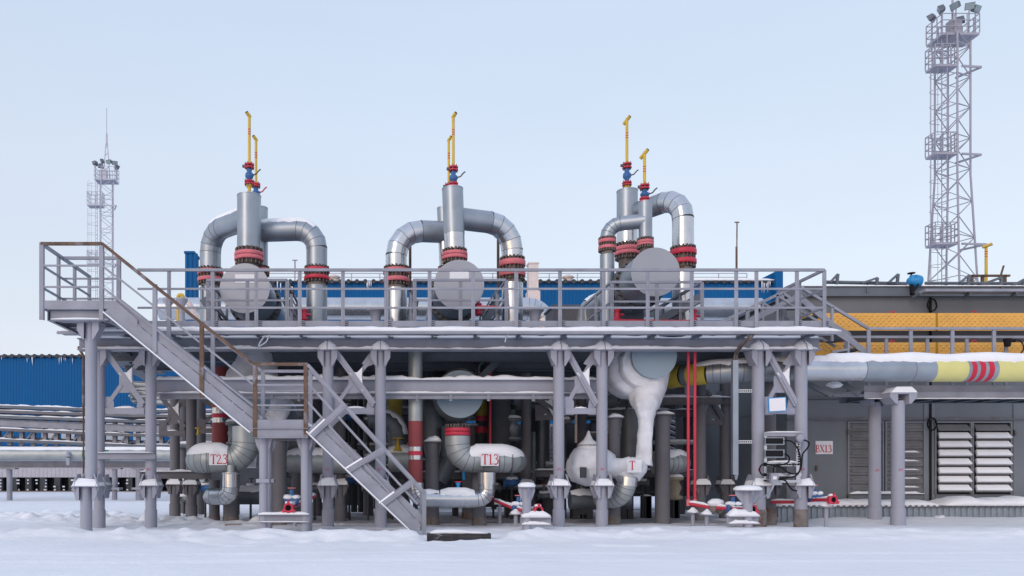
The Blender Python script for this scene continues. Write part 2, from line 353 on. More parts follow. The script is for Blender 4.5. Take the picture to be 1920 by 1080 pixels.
# ------------------------------------------------------------------ column with collar and head
def column(parent, px, Y, ztop, r=0.137, m=None, collar=True, cap=True, base=True, zc=0.86, xoff=0.0, zb=0.0, capsnow=True, name='column', cs=1.0):
    m = m or PILR
    x = (px - VX) * Y / F; x2 = x + xoff
    b = MB(); b.cyl((x, Y, zc if collar else zb - .1), (x, Y, ztop), r, n=24)
    if collar: b.cyl((x2, Y, zb - .15), (x2, Y, zc), r, n=24)
    if collar:
        w_ = 0.215 * cs; b.box((min(x, x2) - w_, Y - w_, zc - .006), (max(x, x2) + w_, Y + w_, zc + .006))
    o = b.build(name, m, parent)
    if name == 'column':
        c = MB(); zq = zc + .33
        for k in range(3): c.bar((x - .05 + k*.028, Y - r - .001 + abs(k-1)*.004, zq - .02 + .012*(k % 2)), (x - .035 + k*.028, Y - r - .001 + abs(k-1)*.004, zq + .035), .009, .006, up=YV)
        c.build('paint_mark', SIGNR, o)
    if base:
        c = MB(); c.lathe((x2, Y, zb - .1), [(r * 1.13, 0), (r * 1.13, .45), (r * 1.02, .47)], n=24)
        c.build('base_sleeve', RUSTB if base == 'rust' else m, o)
    if collar:
        w_ = 0.215 * cs; g_ = MB(); t = .012
        xa, xb = min(x, x2), max(x, x2)
        for dy in (-w_ * .78, w_ * .78):
            poly = [(xa - w_*.55, Y+dy, zc+.24*cs), (xa - w_, Y+dy, zc), (xa - w_*.55, Y+dy, zc-.26*cs), (xa - w_*.35, Y+dy, zc-.26*cs), (xa - w_*.35, Y+dy, zc-.012),
                    (xb + w_*.35, Y+dy, zc-.012), (xb + w_*.35, Y+dy, zc-.26*cs), (xb + w_*.55, Y+dy, zc-.26*cs), (xb + w_, Y+dy, zc), (xb + w_*.55, Y+dy, zc+.24*cs), (xb + w_*.45, Y+dy, zc+.24*cs), (xb + w_*.8, Y+dy, zc+.012), (xa - w_*.8, Y+dy, zc+.012), (xa - w_*.45, Y+dy, zc+.24*cs)]
            g_.plate(poly, (0, 1, 0), t)
        for sx_ in (-1, 1):
            xx = (xb if sx_ > 0 else xa) + sx_ * w_ * .72
            g_.plate([(xx, Y-w_, zc), (xx, Y-w_*.5, zc+.23*cs), (xx, Y+w_*.5, zc+.23*cs), (xx, Y+w_, zc), (xx, Y+w_*.5, zc-.26*cs), (xx, Y-w_*.5, zc-.26*cs)], (1, 0, 0), t)
        g_.build('collar_gusset', m, o)
        s_ = MB(); xm = (xa + xb) / 2; hw = (xb - xa) / 2
        base_ = [(xa - w_*.9, Y-w_*.98), (xb + w_*.9, Y-w_*.98), (xb + w_*.9, Y+w_*.98), (xa - w_*.9, Y+w_*.98)]
        ring2 = [(xa - r*1.05, Y-r*1.0), (xb + r*1.05, Y-r*1.0), (xb + r*1.05, Y+r), (xa - r*1.05, Y+r)]
        zt = [.12 + .06 * random.random() for _ in range(4)]
        vs = [(a, c_, zc+.008) for a, c_ in base_] + [(a*.6+c2[0]*.4, c_*.6+c2[1]*.4, zc+.075+.02*random.random()) for (a, c_), c2 in zip(base_, ring2)] + [(a, c_, zc + zt[i]*cs) for i, (a, c_) in enumerate(ring2)]
        fs = [(i, (i+1) % 4, 4+(i+1) % 4, 4+i) for i in range(4)] + [(4+i, 4+(i+1) % 4, 8+(i+1) % 4, 8+i) for i in range(4)] + [(8, 9, 10, 11)]
        s_.add(vs, fs); s_.build('collar_snow', SNOW, o)
    if cap:
        c = MB(); w_ = .21
        c.box((x-w_, Y-w_*1.0, ztop-.012), (x+w_, Y+w_, ztop+.004))
        for sx_ in (-1, 1):
            c.plate([(x+sx_*w_*.92, Y-w_*.9, ztop-.012), (x+sx_*w_*.92, Y+w_*.9, ztop-.012), (x+sx_*r*1.0, Y+w_*.5, ztop-.30), (x+sx_*r*1.0, Y-w_*.5, ztop-.30)], (sx_, 0, 0), .012)
            c.plate([(x+sx_*r*.7, Y-w_*.8, ztop-.012), (x+sx_*w_*.98, Y-w_*.8, ztop-.012), (x+sx_*w_*.95, Y-w_*.8, ztop-.16), (x+sx_*r*.9, Y-w_*.8, ztop-.33), (x+sx_*r*.7, Y-w_*.8, ztop-.33)], (0, 1, 0), .012)
        pass
        c.build('head_plate', m, o)
        if capsnow:
            k = MB(); k.lathe((x, Y - .04, ztop + .004), [(w_*1.02, 0), (w_*1.0, .05), (w_*.84, .11), (w_*.5, .17), (w_*.2, .235), (0, .26)], n=18)
            k.build('head_snow', SNOW, o)
            k = MB(); k.plate([(x-.008, Y-.04-w_*1.05, ztop+.004), (x-.008, Y-.04-w_*1.04, ztop+.06), (x-.008, Y-.04-w_*.88, ztop+.12), (x-.008, Y-.04-w_*.53, ztop+.185), (x-.008, Y-.04-w_*.22, ztop+.25), (x-.008, Y-.04, ztop+.275), (x-.008, Y-.04, ztop+.004)], (1, 0, 0), .014); k.build('head_rib', m, o)
    return o
def xbrace(parent, px0, px1, Y, zt=None, zb=None, m=None, sn=True):
    m = m or PILR
    x0, x1 = (px0 - VX) * Y / F + .13, (px1 - VX) * Y / F - .13
    zt = zt or zy(664, Y); zb = zb or zy(762, Y); xm, zm = (x0+x1)/2, (zt+zb)/2
    b = MB(); A, B_, C_, D = Vector((x0+.02, Y-.05, zt)), Vector((x1-.02, Y-.05, zb)), Vector((x1, Y, zt-.02)), Vector((x0+.02, Y, zb))
    b.bar(A, B_, .055, .06, up=YV); b.angle(A + Vector((0, -.05, .03)), B_ + Vector((0, -.05, .03)), .075, up=YV)
    mid = Vector((xm, Y, zm)); dd = (C_ - D).normalized()
    b.bar(C_, mid + dd * .12, .08, .05, up=YV); b.bar(D, mid - dd * .12, .08, .05, up=YV)
    b.plate([(xm-.12, Y-.01, zm+.08), (xm+.08, Y-.01, zm+.18), (xm+.17, Y-.01, zm+.14), (xm+.14, Y-.01, zm-.18), (xm+.10, Y-.01, zm-.26), (xm-.12, Y-.01, zm-.26)], (0, 1, 0), .014)
    b.plate([(x0-.02, Y-.02, zb+.20), (x0+.12, Y-.02, zb+.20), (x0+.18, Y-.02, zb+.1), (x0+.18, Y-.02, zb-.18), (x0-.02, Y-.02, zb-.18)], (0, 1, 0), .014)
    b.plate([(x1+.02, Y-.02, zb+.20), (x1-.13, Y-.02, zb+.16), (x1-.16, Y-.02, zb+.0), (x1-.16, Y-.02, zb-.18), (x1+.02, Y-.02, zb-.18)], (0, 1, 0), .014)
    b.plate([(x1+.02, Y-.02, zt+.02), (x1-.1, Y-.02, zt+.02), (x1-.26, Y-.02, zt-.2), (x1-.14, Y-.02, zt-.26), (x1+.02, Y-.02, zt-.2)], (0, 1, 0), .014)
    b.bar((x0, Y, zb-.10), (x1, Y, zb-.10), .09, .12)
    o = b.build('cross_brace', m, parent)
    if sn:
        s_ = MB(); s_.plate([(xm-.10, Y-.09, zm+.14), (xm-.03, Y-.09, zm+.16), (xm+.06, Y-.09, zm+.15), (xm+.17, Y-.09, zm+.26), (xm+.16, Y-.09, zm+.06), (xm+.19, Y-.09, zm-.25), (xm+.06, Y-.09, zm-.02)], (0, 1, 0), .10)
        s_.build('brace_snow', SNOW, o); s_ = MB(); s_.snow((x0+.2, Y, zb-.04), (x1-.2, Y, zb-.04), .10, .05)
        s_.build('brace_snow', SNOW, o)
    return o
def rails(parent, pts, hts, m=None, mt=None, post=(.055, .05), low=0.0, rail=(.05, .055), mid=(.025, .04), skip=(), name='post', last=True):
    """posts at the world points pts, top rail and mid rails at the heights hts (top first)"""
    m = m or GREY; pts = [Vector(p) for p in pts]
    for i, p in enumerate(pts):
        if i in skip: continue
        d = (pts[min(i+1, len(pts)-1)] - pts[max(0, i-1)]); d.z = 0; d.normalize()
        b = MB(); b.angle(p - Z * low, p + Z * (hts[0]), post[0], .009, up=d, fx=1, fy=1)
        b.bar(p - Z * low, p + Z * (hts[0] - .01), post[1] * .9, .012, up=d.cross(Z)) 
        b.build(name, m, parent)
    for k, h in enumerate(hts):
        b = MB()
        for a, c in zip(pts[:-1], pts[1:]):
            if k == 0: b.bar(a + Z*h, c + Z*h, rail[0], rail[1])
            else: b.bar(a + Z*h, c + Z*h, mid[0], mid[1])
        b.build('top_rail' if k == 0 else 'mid_rail', (mt or m) if k == 0 else m, parent)

# ------------------------------------------------------------------ the big platform
D0 = 16.0
ZD = zy(612.5, D0)                                   # deck level
xl, xr = (258 - VX) * D0 / F, (1545 - VX) * D0 / F
plat = thing('service_platform', 'long raised grey steel platform with snow along its edge, carried on columns with collars', 'platform', (xl, 16.3, 0))
postx = [258, 315.5, 397, 479, 560.5, 641.5, 722.6, 804, 885.6, 966.5, 1048.6, 1130.6, 1213, 1295.6, 1379, 1417, 1493, 1544.5]
rails(plat, [((p - VX) * D0 / F, D0, ZD) for p in postx], [1.155, .77, .385], low=.05, skip=(0,))
b = MB(); b.box(((250 - VX) * D0 / F, D0 + .025, ZD + .002), (xr, D0 + .033, ZD + .125))
b.build('toe_board', GREY, plat)
for p in postx[1:]:
    if p == 1417: continue
    x = (p + 8 - VX) * D0 / F; b = MB()
    for zz in (.0, .035, .07, .105): b.box((x - .028, D0 - .012, ZD + zz + .002), (x + .028, D0 + .0175, ZD + zz + .018))
    b.box((x - .026, D0 + .018, ZD + .01), (x + .026, D0 + .0242, ZD + .12), m=1); b.build('rail_clamp', [GREY, BLACK], plat)
# end rails going back on the right
rails(plat, [(xr, D0 + k * .9, ZD) for k in range(3)], [1.155, .77, .385], skip=(0,))
# deck
deckx0 = (147 - VX) * 16.2 / F
dk = MB()
dk.box((deckx0, 16.05, ZD - .05), (xr, 19.2, ZD - .004)); dk.box(((620 - VX)*16.2/F, 19.2, ZD - .05), (xr - .8, 23.5, ZD - .004)); dk.box((-4.0, 19.2, ZD - .05), ((620 - VX)*16.2/F, 21.8, ZD - .004))
dk.build('deck_plate', GREYD, plat)
dk = MB(); x = deckx0 + .3; i = 0
while x < xr - .1:
    ye = 23.4 if -1 < x < xr - 1 else (21.7 if -3.8 < x <= -1 else 19.1)
    dk.ibeam((x, 16.45, ZD - .16), (x, ye, ZD - .16), .20, .09); x += 0.78
dk.build('joist', GREYD, plat)
for yy in (17.6, 19.1, 20.6, 22.2):
    dk = MB(); x0 = deckx0 if yy < 19.2 else -1.1
    dk.ibeam((x0 if yy != 20.6 else -3.9, yy, ZD - .37), (xr - .05, yy, ZD - .37), .20, .14); dk.build('cross_beam', GREYD, plat)
zb1, zb0 = zy(633, 16.1), zy(655.5, 16.1)
b = MB(); b.ibeam((deckx0, 16.25, (zb0+zb1)/2), ((1538 - VX)*16.2/F, 16.25, (zb0+zb1)/2), zb1 - zb0, .26, .02)
eb = b.build('edge_beam', GREY, plat)
b = MB(); b.snow((deckx0 + .1, 16.20, zb1 + .001), ((1530 - VX)*16.2/F, 16.20, zb1 + .001), .21, .065, step=.09, ragged=1.0)
b.snow((deckx0 + .1, 16.165, zb0 + .021), ((1530 - VX)*16.2/F, 16.165, zb0 + .021), .085, .05, step=.09, ragged=.8); b.build('beam_snow', SNOW, eb)
# cable shelf in front of the beam
xs0, xs1 = (112 - VX)*15.7/F, (1571 - VX)*15.7/F
zt = zy(622, 15.6)
b = MB(); b.chan((xs0, 15.55, zt - .026), (xs1, 15.55, zt - .026), .048, .05, .006, flip=-1); b.box((xs0, 15.552, zt - .012), (xs1, 15.95, zt - .002))
sh = b.build('cable_shelf', GREY, plat)
b = MB(); b.snow((xs0 + .02, 15.75, zt), (xs1 - .02, 15.75, zt), .43, .11, step=.12, ragged=.2); b.build('shelf_snow', SNOW, sh)
for p in [482 - 81.5 * k for k in range(1, 5)] + [482, 563, 647, 729, 812, 893, 974, 1060, 1143, 1227, 1312, 1398, 1522]:
    x = (p - VX) * 15.7 / F; b = MB(); b.bar((x, 15.58, zt - .07), (x, 16.12, zb1 + .02), .02, .05); b.bar((x+.05, 15.96, zt - .06), (x+.05, 16.2, zb1 - .0), .05, .10, up=YV)
    b.build('shelf_bracket', GREYD, plat)
# columns, braces
for p in (186, 283, 615, 713.5, 1047.7, 1128.5, 1421, 1501.5):
    rust = 'rust' if p > 1400 else True
    column(plat, p, 16.3, zb0, r=.112 if p < 1300 else .122, base=rust, xoff={1421: .03}.get(p, 0), capsnow=p > 300)
for a, c in ((186, 283), (615, 713.5), (1047.7, 1128.5), (1421, 1501.5)): xbrace(plat, a, c, 16.34)
# mid level beams
y_ = 16.75
b = MB(); b.ibeam(P(288, 726, y_), P(1120, 726, y_), S(27, y_), .2, .014); mb_ = b.build('middle_beam', PILR, plat)
b = MB(); b.snow(P(292, 713.2, y_) + Vector((0, -.035, 0)), P(1118, 713.2, y_) + Vector((0, -.035, 0)), .17, .085, step=.10, ragged=.8)
b.snow(P(292, 738, y_) + Vector((0, -.06, 0)), P(1118, 738, y_) + Vector((0, -.065, 0)), .07, .035, step=.10, ragged=.8); b.build('beam_snow', SNOW, mb_)
b = MB(); b.chan(P(300, 744, y_ - .05), P(1120, 744, y_ - .05), S(9, y_), .06)
for x in (510, 560, 782, 845, 916, 1000): b.box(P(x - 2.5, 736, y_ - .09), P(x + 2.5, 752, y_ - .06))
b.build('hanger_rail', GREY, plat)
b = MB(); b.ibeam(P(180, 855, 16.15), P(291, 855, 16.15), S(12, 16.15), .14, .01); o = b.build('tie_beam', PILR, plat)
b = MB(); b.snow(P(184, 849, 16.12), P(288, 849, 16.12), .13, .025); b.build('beam_snow', SNOW, o)
# inner columns with collars (dark, beneath the platform)
inner = [(328, 20.5, 745, 1), (343, 22.2, 750, 1), (359, 19.4, 745, 1), (377, 21.5, 750, 1), (638, 18.6, 690, 1), (986, 19.5, 668, 1), (1313, 19.0, 760, 1), (1359, 20.5, 700, 1), (1443, 17.2, 690, 1), (1022, 22.0, 700, 0), (690, 21.5, 700, 0), (955, 21.5, 740, 0), (1090, 21.0, 700, 0), (440, 22.3, 750, 0), (595, 21.5, 750, 0), (760, 22.5, 700, 0), (1275, 22.5, 700, 0)]
for px_, Y_, tp, cl in inner:
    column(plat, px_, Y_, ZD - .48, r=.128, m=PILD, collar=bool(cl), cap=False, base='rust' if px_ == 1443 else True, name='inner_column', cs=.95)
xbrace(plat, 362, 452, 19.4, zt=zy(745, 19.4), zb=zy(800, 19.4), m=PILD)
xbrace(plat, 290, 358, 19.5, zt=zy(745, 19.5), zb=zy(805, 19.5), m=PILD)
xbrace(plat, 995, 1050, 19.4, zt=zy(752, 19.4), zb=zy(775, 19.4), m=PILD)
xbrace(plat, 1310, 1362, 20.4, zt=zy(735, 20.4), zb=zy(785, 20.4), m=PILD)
for (x0, x1, yc, Y_) in ((262, 395, 891, 18.2), (395, 470, 795, 21.5), (720, 1000, 892, 20), (1000, 1300, 888, 20), (1310, 1370, 752, 20.4), (1215, 1352, 752, 18.9), (500, 760, 890, 20.2), (620, 1060, 775, 21.5), (1020, 1300, 775, 21.3), (700, 1290, 700, 22), (640, 1290, 682, 19.3)):
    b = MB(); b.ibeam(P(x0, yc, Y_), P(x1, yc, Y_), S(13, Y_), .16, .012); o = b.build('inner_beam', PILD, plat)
    b = MB(); b.snow(P(x0 + 2, yc - 6.5, Y_), P(x1 - 2, yc - 6.5, Y_), .15, .05, ragged=1.0); b.build('beam_snow', SNOW, o)

# ------------------------------------------------------------------ staircase on the left
YS, YB = 14.2, 15.12
st = thing('steel_staircase', 'grey steel stairs with rusty brown handrail and two landings, in front of the platform', 'staircase', P(577, 1000, YS))
def dz(p, ds=.92): return Vector((p[0], p[1] + ds, p[2]))
stair_rear = []
for rear in (0, 1):
    Yq = YS + rear * (YB - YS)
    def Q(px, py): v = P(px, py, YS); return Vector((v.x, Yq, v.z))
    cm = GREY
    # flights: channel stringer + toe plate above it
    for (a0, a1) in (((203, 577), (477, 802)), ((583, 801), (783, 992))):
        p, q = Q(*a0), Q(*a1)
        d = (q - p).normalized(); nrm = Vector((-d.z, 0, d.x));  nrm = nrm if nrm.z > 0 else -nrm
        b = MB(); b.chan(p + nrm * -.02, q + nrm * -.02, .235, .09, .012, up=nrm, flip=-1 if not rear else 1)
        o = b.build('stringer', GREY, st)
        b = MB()
        for k in range(int((q - p).length / .1)):
            pass
        # snow on the lower flange
        lo = -nrm * .118
        b.prof(p + lo + Vector((0, -.045, 0)), q + lo + Vector((0, -.045, 0)), [(-.035, -.004), (.035, -.004), (.033, .014), (-.02, .02), (-.035, .012)], up=nrm)
        b.build('stringer_snow', SNOW, o)
        b = MB(); hp = nrm * .24
        b.plate([p + hp*.45 + Vector((0, .03, 0)), q + hp*.45 + Vector((0, .03, 0)), q + hp + Vector((0, .03, 0)), p + hp + Vector((0, .03, 0))], (0, 1, 0), .006); b.build('toe_board', GREY, st)
    # rails
    R1 = [(192, 455), (290, 533.5), (378, 604), (477, 682)]
    R3 = [(577, 682), (645, 757), (720, 838), (795, 921)]
    def line(pts, dy, name, m, w_=.05, h_=.055):
        b = MB()
        for a, c in zip(pts[:-1], pts[1:]): b.bar(Q(a[0], a[1] + dy), Q(c[0], c[1] + dy), w_, h_)
        b.build(name, m, st)
    tm = RUST if not rear else GREY
    line([(77, 457), (192, 457)] if not rear else [(77, 457), (192, 457)], 0, 'handrail', tm)
    line(R1, 2, 'handrail', tm); line([(477, 683), (577, 683)], 0, 'handrail', tm); line(R3, 2, 'handrail', GREY, .06, .06)
    for dy in (41, 81):
        line([(192, 457), (477, 682)], dy, 'mid_rail', GREY, .03, .03); line([(77, 457), (192, 457)], dy, 'mid_rail', GREY, .03, .03)
        line([(477, 683), (577, 683)], dy * .95, 'mid_rail', GREY, .03, .03)
    for dy in (34, 70): line([(577, 684), (795 - dy * .35, 923 - dy * .35)], dy, 'mid_rail', GREY, .035, .035)
    def vpost(px, y0, y1, m=GREY, wd=.07):
        b = MB(); p, q = Q(px, y1) - YV*.016, Q(px, y0) - YV*.016; b.bar(p, q, wd, .012, up=YV); b.bar(p + Vector((wd/2, .025, 0)), q + Vector((wd/2, .025, 0)), .012, .06, up=YV); b.build('post', m, st)
    for (px, y0, y1, m) in ((78, 455, 600, GREY), (190, 455, 599, GREY), (290, 533, 662, GREY), (378, 604, 745, RUST), (478, 682, 822, RUST), (573, 682, 822, RUST), (795, 920, 1010, GREY)):
        if rear and px in (78,): continue
        vpost(px, y0, y1, m if not rear else GREY)
    # square to the slope posts of the lower flight
    if True:
        for (px, py) in ((645, 757), (720, 838), (787, 912)):
            pass
    for (a, c) in (((648, 758), (584, 818)), ((722, 840), (650, 884)), ((777, 901), (714, 948))):
        b = MB(); b.bar(Q(*a), Q(*c), .03, .11, up=YV); b.bar(Q(a[0], a[1]) + Vector((0, -.04, 0)), Q(c[0], c[1]) + Vector((0, -.04, 0)), .10, .012, up=YV); o = b.build('sloping_post', GREY, st)
        b = MB(); p, q = Q(*a), Q(*c); n_ = Vector((-.55, 0, .83)) * .055; b.prof(p + (q-p)*.55 + n_*.8, q + n_*.8, [(-.05, 0), (.05, 0), (.03, .03), (-.03, .03)], up=n_.normalized()); b.build('post_snow', SNOW, o)
# treads
for (a0, a1, n) in (((205, 580), (477, 800), 13), ((583, 802), (783, 990), 11)):
    for i in range(n):
        t = (i + .5) / n; v = P(a0[0] + (a1[0]-a0[0])*t, a0[1] + (a1[1]-a0[1])*t, YS)
        b = MB(); b.box((v.x - .13, YS + .02, v.z - .02), (v.x + .13, YB - .02, v.z + .012)); o = b.build('tread', GREYD, st)
        b = MB(); b.box((v.x - .12, YS + .03, v.z + .012), (v.x + .12, YB - .03, v.z + .035)); b.build('tread_snow', SNOW, o)
# upper landing: deeper, its left rail runs back to the platform
pa, pb = P(79, 579, YS), P(206, 579, YS); zl = pa.z
b = MB(); b.box((pa.x, YS + .05, zl - .01), (pb.x, 16.0, zl + .004)); b.build('landing_plate', GREYD, st)
b = MB(); b.chan(Vector((pa.x + .1, YS + .12, zl - .10)), Vector((pb.x, YS + .12, zl - .10)), .19, .06, flip=-1); b.chan(Vector((pa.x + .05, YS + .1, zl - .10)), Vector((pa.x + .05, 16.1, zl - .10)), .19, .06); b.chan(Vector((pb.x - .05, YS + .1, zl - .10)), Vector((pb.x - .05, 16.1, zl - .10)), .19, .06, flip=-1)
for yy in (14.7, 15.2, 15.7): b.ibeam(Vector((pa.x, yy, zl - .08)), Vector((pb.x, yy, zl - .08)), .14, .08)
o = b.build('landing_frame', GREY, st)
b = MB(); b.snow(Vector((pa.x + .12, YS + .09, zl - .175)), Vector((pb.x - .05, YS + .09, zl - .175)), .06, .03); b.snow(Vector((pa.x, YS + .08, zl + .004)), Vector((pb.x, YS + .08, zl + .004)), .12, .015); b.build('landing_snow', SNOW, o)
b = MB(); b.box((pa.x, YS - .006, zl + .004), (pb.x + .0, YS + .002, zl + .15)); b.plate([(pb.x, YS-.006, zl+.004), (pb.x + .5, YS-.006, zl-.33), (pb.x + .5, YS-.006, zl-.2), (pb.x + .1, YS-.006, zl+.15), (pb.x, YS-.006, zl+.15)], (0, 1, 0), .008); b.build('toe_board', GREY, st)
px0 = P(78, 457, YS)
pts_ = [Vector((px0.x, YS + k * .78, zl)) for k in range(4)]
rails(st, pts_, [px0.z - zl, (px0.z - zl) * .665, (px0.z - zl) * .33], skip=(0,))
# lower landing
pa, pb = P(475, 803, YS), P(578, 803, YS); zl2 = pa.z
b = MB(); b.box((pa.x, YS + .01, zl2 - .01), (pb.x, YB, zl2 + .004)); b.chan(Vector((pa.x, YS, zl2 - .09)), Vector((pb.x, YS, zl2 - .09)), .18, .06, flip=1); b.chan(Vector((pa.x, YB, zl2 - .09)), Vector((pb.x, YB, zl2 - .09)), .18, .06); b.build('landing_frame', GREY, st)
b = MB(); b.box((pa.x, YS - .006, zl2 + .003), (pb.x, YS + .002, zl2 + .155)); b.build('toe_board', GREY, st); b = MB(); b.box((pa.x, YB, zl2 + .003), (pb.x + .25, YB + .006, zl2 + .155)); b.build('toe_board', GREY, st)
b = MB(); b.snow(Vector((pa.x + .02, YS + .45, zl2)), Vector((pb.x - .02, YS + .45, zl2)), .8, .05); b.snow(Vector((pb.x - .25, YS + .3, zl2 + .02)), Vector((pb.x + .1, YS + .3, zl2 + .02)), .5, .12); b.build('landing_snow', SNOW, st)
for px_ in (494, 572):
    for Yp in (14.4, 15.0) if px_ > 0 else (14.4,):
        x = P(px_, 0, 14.4).x; b = MB(); b.cyl((x, Yp, -.1), (x, Yp, zl2 - .18), .078, n=16)
        for s_ in (-1, 1): b.plate([(x + s_*.05, Yp-.01, zl2-.185), (x + s_*.16, Yp-.01, zl2-.185), (x + s_*.13, Yp-.01, zl2-.3), (x + s_*.075, Yp-.01, zl2-.42)], (0, 1, 0), .015)
        if px_ == 494: b.box((x-.12, Yp-.1, zy(905, 14.4)), (x+.12, Yp+.1, zy(898, 14.4)))
        b.build('leg', PILR, st)
a, c = P(485, 972, 14.35), P(580, 972, 14.35); b = MB(); b.ibeam(a, c, .145, .16, .012); o = b.build('tie_beam', GREY, st)
b = MB(); b.snow(a + Vector((0, 0, .072)), c + Vector((0, 0, .072)), .17, .04, step=.07, ragged=.9); b.snow(a + Vector((0, -.04, -.06)), c + Vector((0, -.04, -.06)), .08, .015); b.build('beam_snow', SNOW, o)
column(st, 171, 14.6, zy(606, 14.6), r=.108, collar=True, cap=True, base=False, xoff=-.09, capsnow=False, name='tall_leg')

# ------------------------------------------------------------------ pipework helpers
def seams(path, r, idx=None, w_=.012, grow=1.012):
    """thin dark overlap strips at the joints of a jacket"""
    b = MB(); k = len(path)
    for i in range(1, k - 1):
        t = ((path[i] - path[i-1]).normalized() + (path[i+1] - path[i]).normalized()).normalized()
        b.ring(path[i], t, r * .96, r * 1.015, w_)
    return b
def jacket(parent, name, pts, r, m, bend=None, n=5, seam=True, extra=()):
    path = route(pts, bend, n) if bend else [Vector(p) for p in pts]
    b = MB(); b.tube(path, r, 28, seg=True); o = b.build(name, m, parent)
    if seam:
        b = seams(path, r)
        for (c, ax) in extra: b.ring(Vector(c), ax, r*.96, r*1.012, .012)
        if b.v: b.build('jacket_seam', SEAM, o)
    return o, path
def flange_v(parent, x, Y, z0, z1, r, split=True, m=None, neck=None, tight=False):
    """bolted flange pair on a vertical pipe between z0 and z1"""
    m = m or PINK; h = z1 - z0; R = r * 1.24
    b = MB()
    if tight: bands = [(z0 + h*.25, z0 + h*.485), (z0 + h*.515, z0 + h*.75)]
    else: bands = [(z0 + h*.16, z0 + h*.38), (z0 + h*.60, z0 + h*.84)]
    for a, c in bands: b.lathe((x, Y, 0), [(R*.97, a), (R, a+.008), (R, c-.008), (R*.97, c)], n=32)
    o = b.build('flange', m, parent)
    b = MB(); b.cyl((x, Y, z0), (x, Y, z1), r*.93, n=24)
    nb = 18
    for i in range(nb):
        a = 2*math.pi*(i+.5)/nb; px_, py_ = x + math.cos(a)*R*.88, Y + math.sin(a)*R*.88
        b.cyl((px_, py_, z0), (px_, py_, z1), .017, n=6)
        for z_ in (z0 + .02, z1 - .02): b.cyl((px_, py_, z_-.022), (px_, py_, z_+.022), .025, n=6)
    b.build('bolt_ring', BOLT, parent)
def vent(px, Y, ytop, yf1, yv0, yv1, yf2, ybase, label, slim=1.0, tdir=1, tee=.4, stub=True, stripes=None, grp='tall yellow vent pipes on the risers'):
    """yellow vent: stub, flange, blue valve with lever, flange, thin pipe with a short crosspiece on top"""
    x = P(px, 0, Y).x; z = lambda p: zy(p, Y)
    t = thing('vent_pipe', label, 'vent pipe', (x, Y, z(ybase)), grp)
    r = .034 * slim
    b = MB(); m0 = [0]
    zs = [z(yf1), z(ytop + 40), z(ytop + 38), z(ytop + 35.5), z(ytop + 33.5), z(ytop + 31), z(ytop + 29), z(ytop+2)]
    b.tube([(x, Y, q) for q in zs], r, 12, m=[0, 1, 0, 1, 0, 1, 0], cap=True); b.build('pipe', [YEL, RED], t)
    b = MB(); c = Vector((x, Y, z(ytop + 5))); d = Vector((.42*tdir, -.55, .5)).normalized()
    b.tube([c - d*.09*tee, c + d*.11], r*1.2, 12); b.tube([c + d*.108, c + d*.116], r*1.0, 12, m=1); b.build('outlet', [YEL, BLACK], t)
    b = MB(); b.tube([(x, Y, z(ybase) - .05), (x, Y, z(yv1))], r*1.2, 12); b.lathe((x, Y, z(yf2) - .02), [(r*1.2, -.08), (r*2.2, 0)], n=14); b.build('stub_pipe', YEL, t); b = MB(); b.lathe((x, Y, z(yf1)), [(r*2.2, 0), (r*1.2, .07)], n=14); b.build('reducer', YEL, t)
    # four flange discs
    for (a, h_) in ((z(yv0) + .045, .035), (z(yf1), .035), (z(yf2), .035), (z(yf2)+.055, .035)):
        b = MB(); b.lathe((x, Y, a), [(r*3.1, -h_/2), (r*3.3, -h_/2+.005), (r*3.3, h_/2-.005), (r*3.1, h_/2)], n=20)
        b.build('flange', RED, t)
    b = MB()
    for i in range(6):
        a = i*math.pi/3 + .3; q = Vector((x + math.cos(a)*r*2.7, Y + math.sin(a)*r*2.7, 0))
        b.cyl((q.x, q.y, z(yv0)), (q.x, q.y, z(yf1)+.05), .011, n=6); 
    b.cyl((x - r*4.6, Y-.02, z(yf1)-.04), (x - r*2, Y-.02, z(yf1)-.04), .035, n=10)
    b.build('upper_bolts', BOLT, t)
    b = MB()
    for i in range(6):
        a = i*math.pi/3 + .3; b.cyl((x + math.cos(a)*r*2.7, Y + math.sin(a)*r*2.7, z(yf2)-.06), (x + math.cos(a)*r*2.7, Y + math.sin(a)*r*2.7, z(yf2)+.11), .011, n=6)
    b.build('lower_bolts', BOLT, t)
    zc = (z(yv0) + z(yv1)) / 2; hh = (z(yv0) - z(yv1)) / 2
    b = MB(); b.lathe((x, Y, zc), [(r*1.6, -hh), (r*1.5, -hh*.6), (r*2.6, -hh*.35), (r*2.9, 0), (r*2.6, hh*.35), (r*1.5, hh*.6), (r*2.0, hh)], n=16)
    b.cyl((x, Y, zc), (x + .10, Y - .04, zc), .03, n=10); o = b.build('valve_body', BLUV, t)
    b = MB(); b.tube(curve([(x+.08, Y-.04, zc), (x+.16, Y-.05, zc+.02), (x+.22, Y-.05, zc+.09), (x+.27, Y-.05, zc+.13)], 4), .016, 8); b.build('valve_lever', RED if slim < 1 else BOLT, o)
    return t

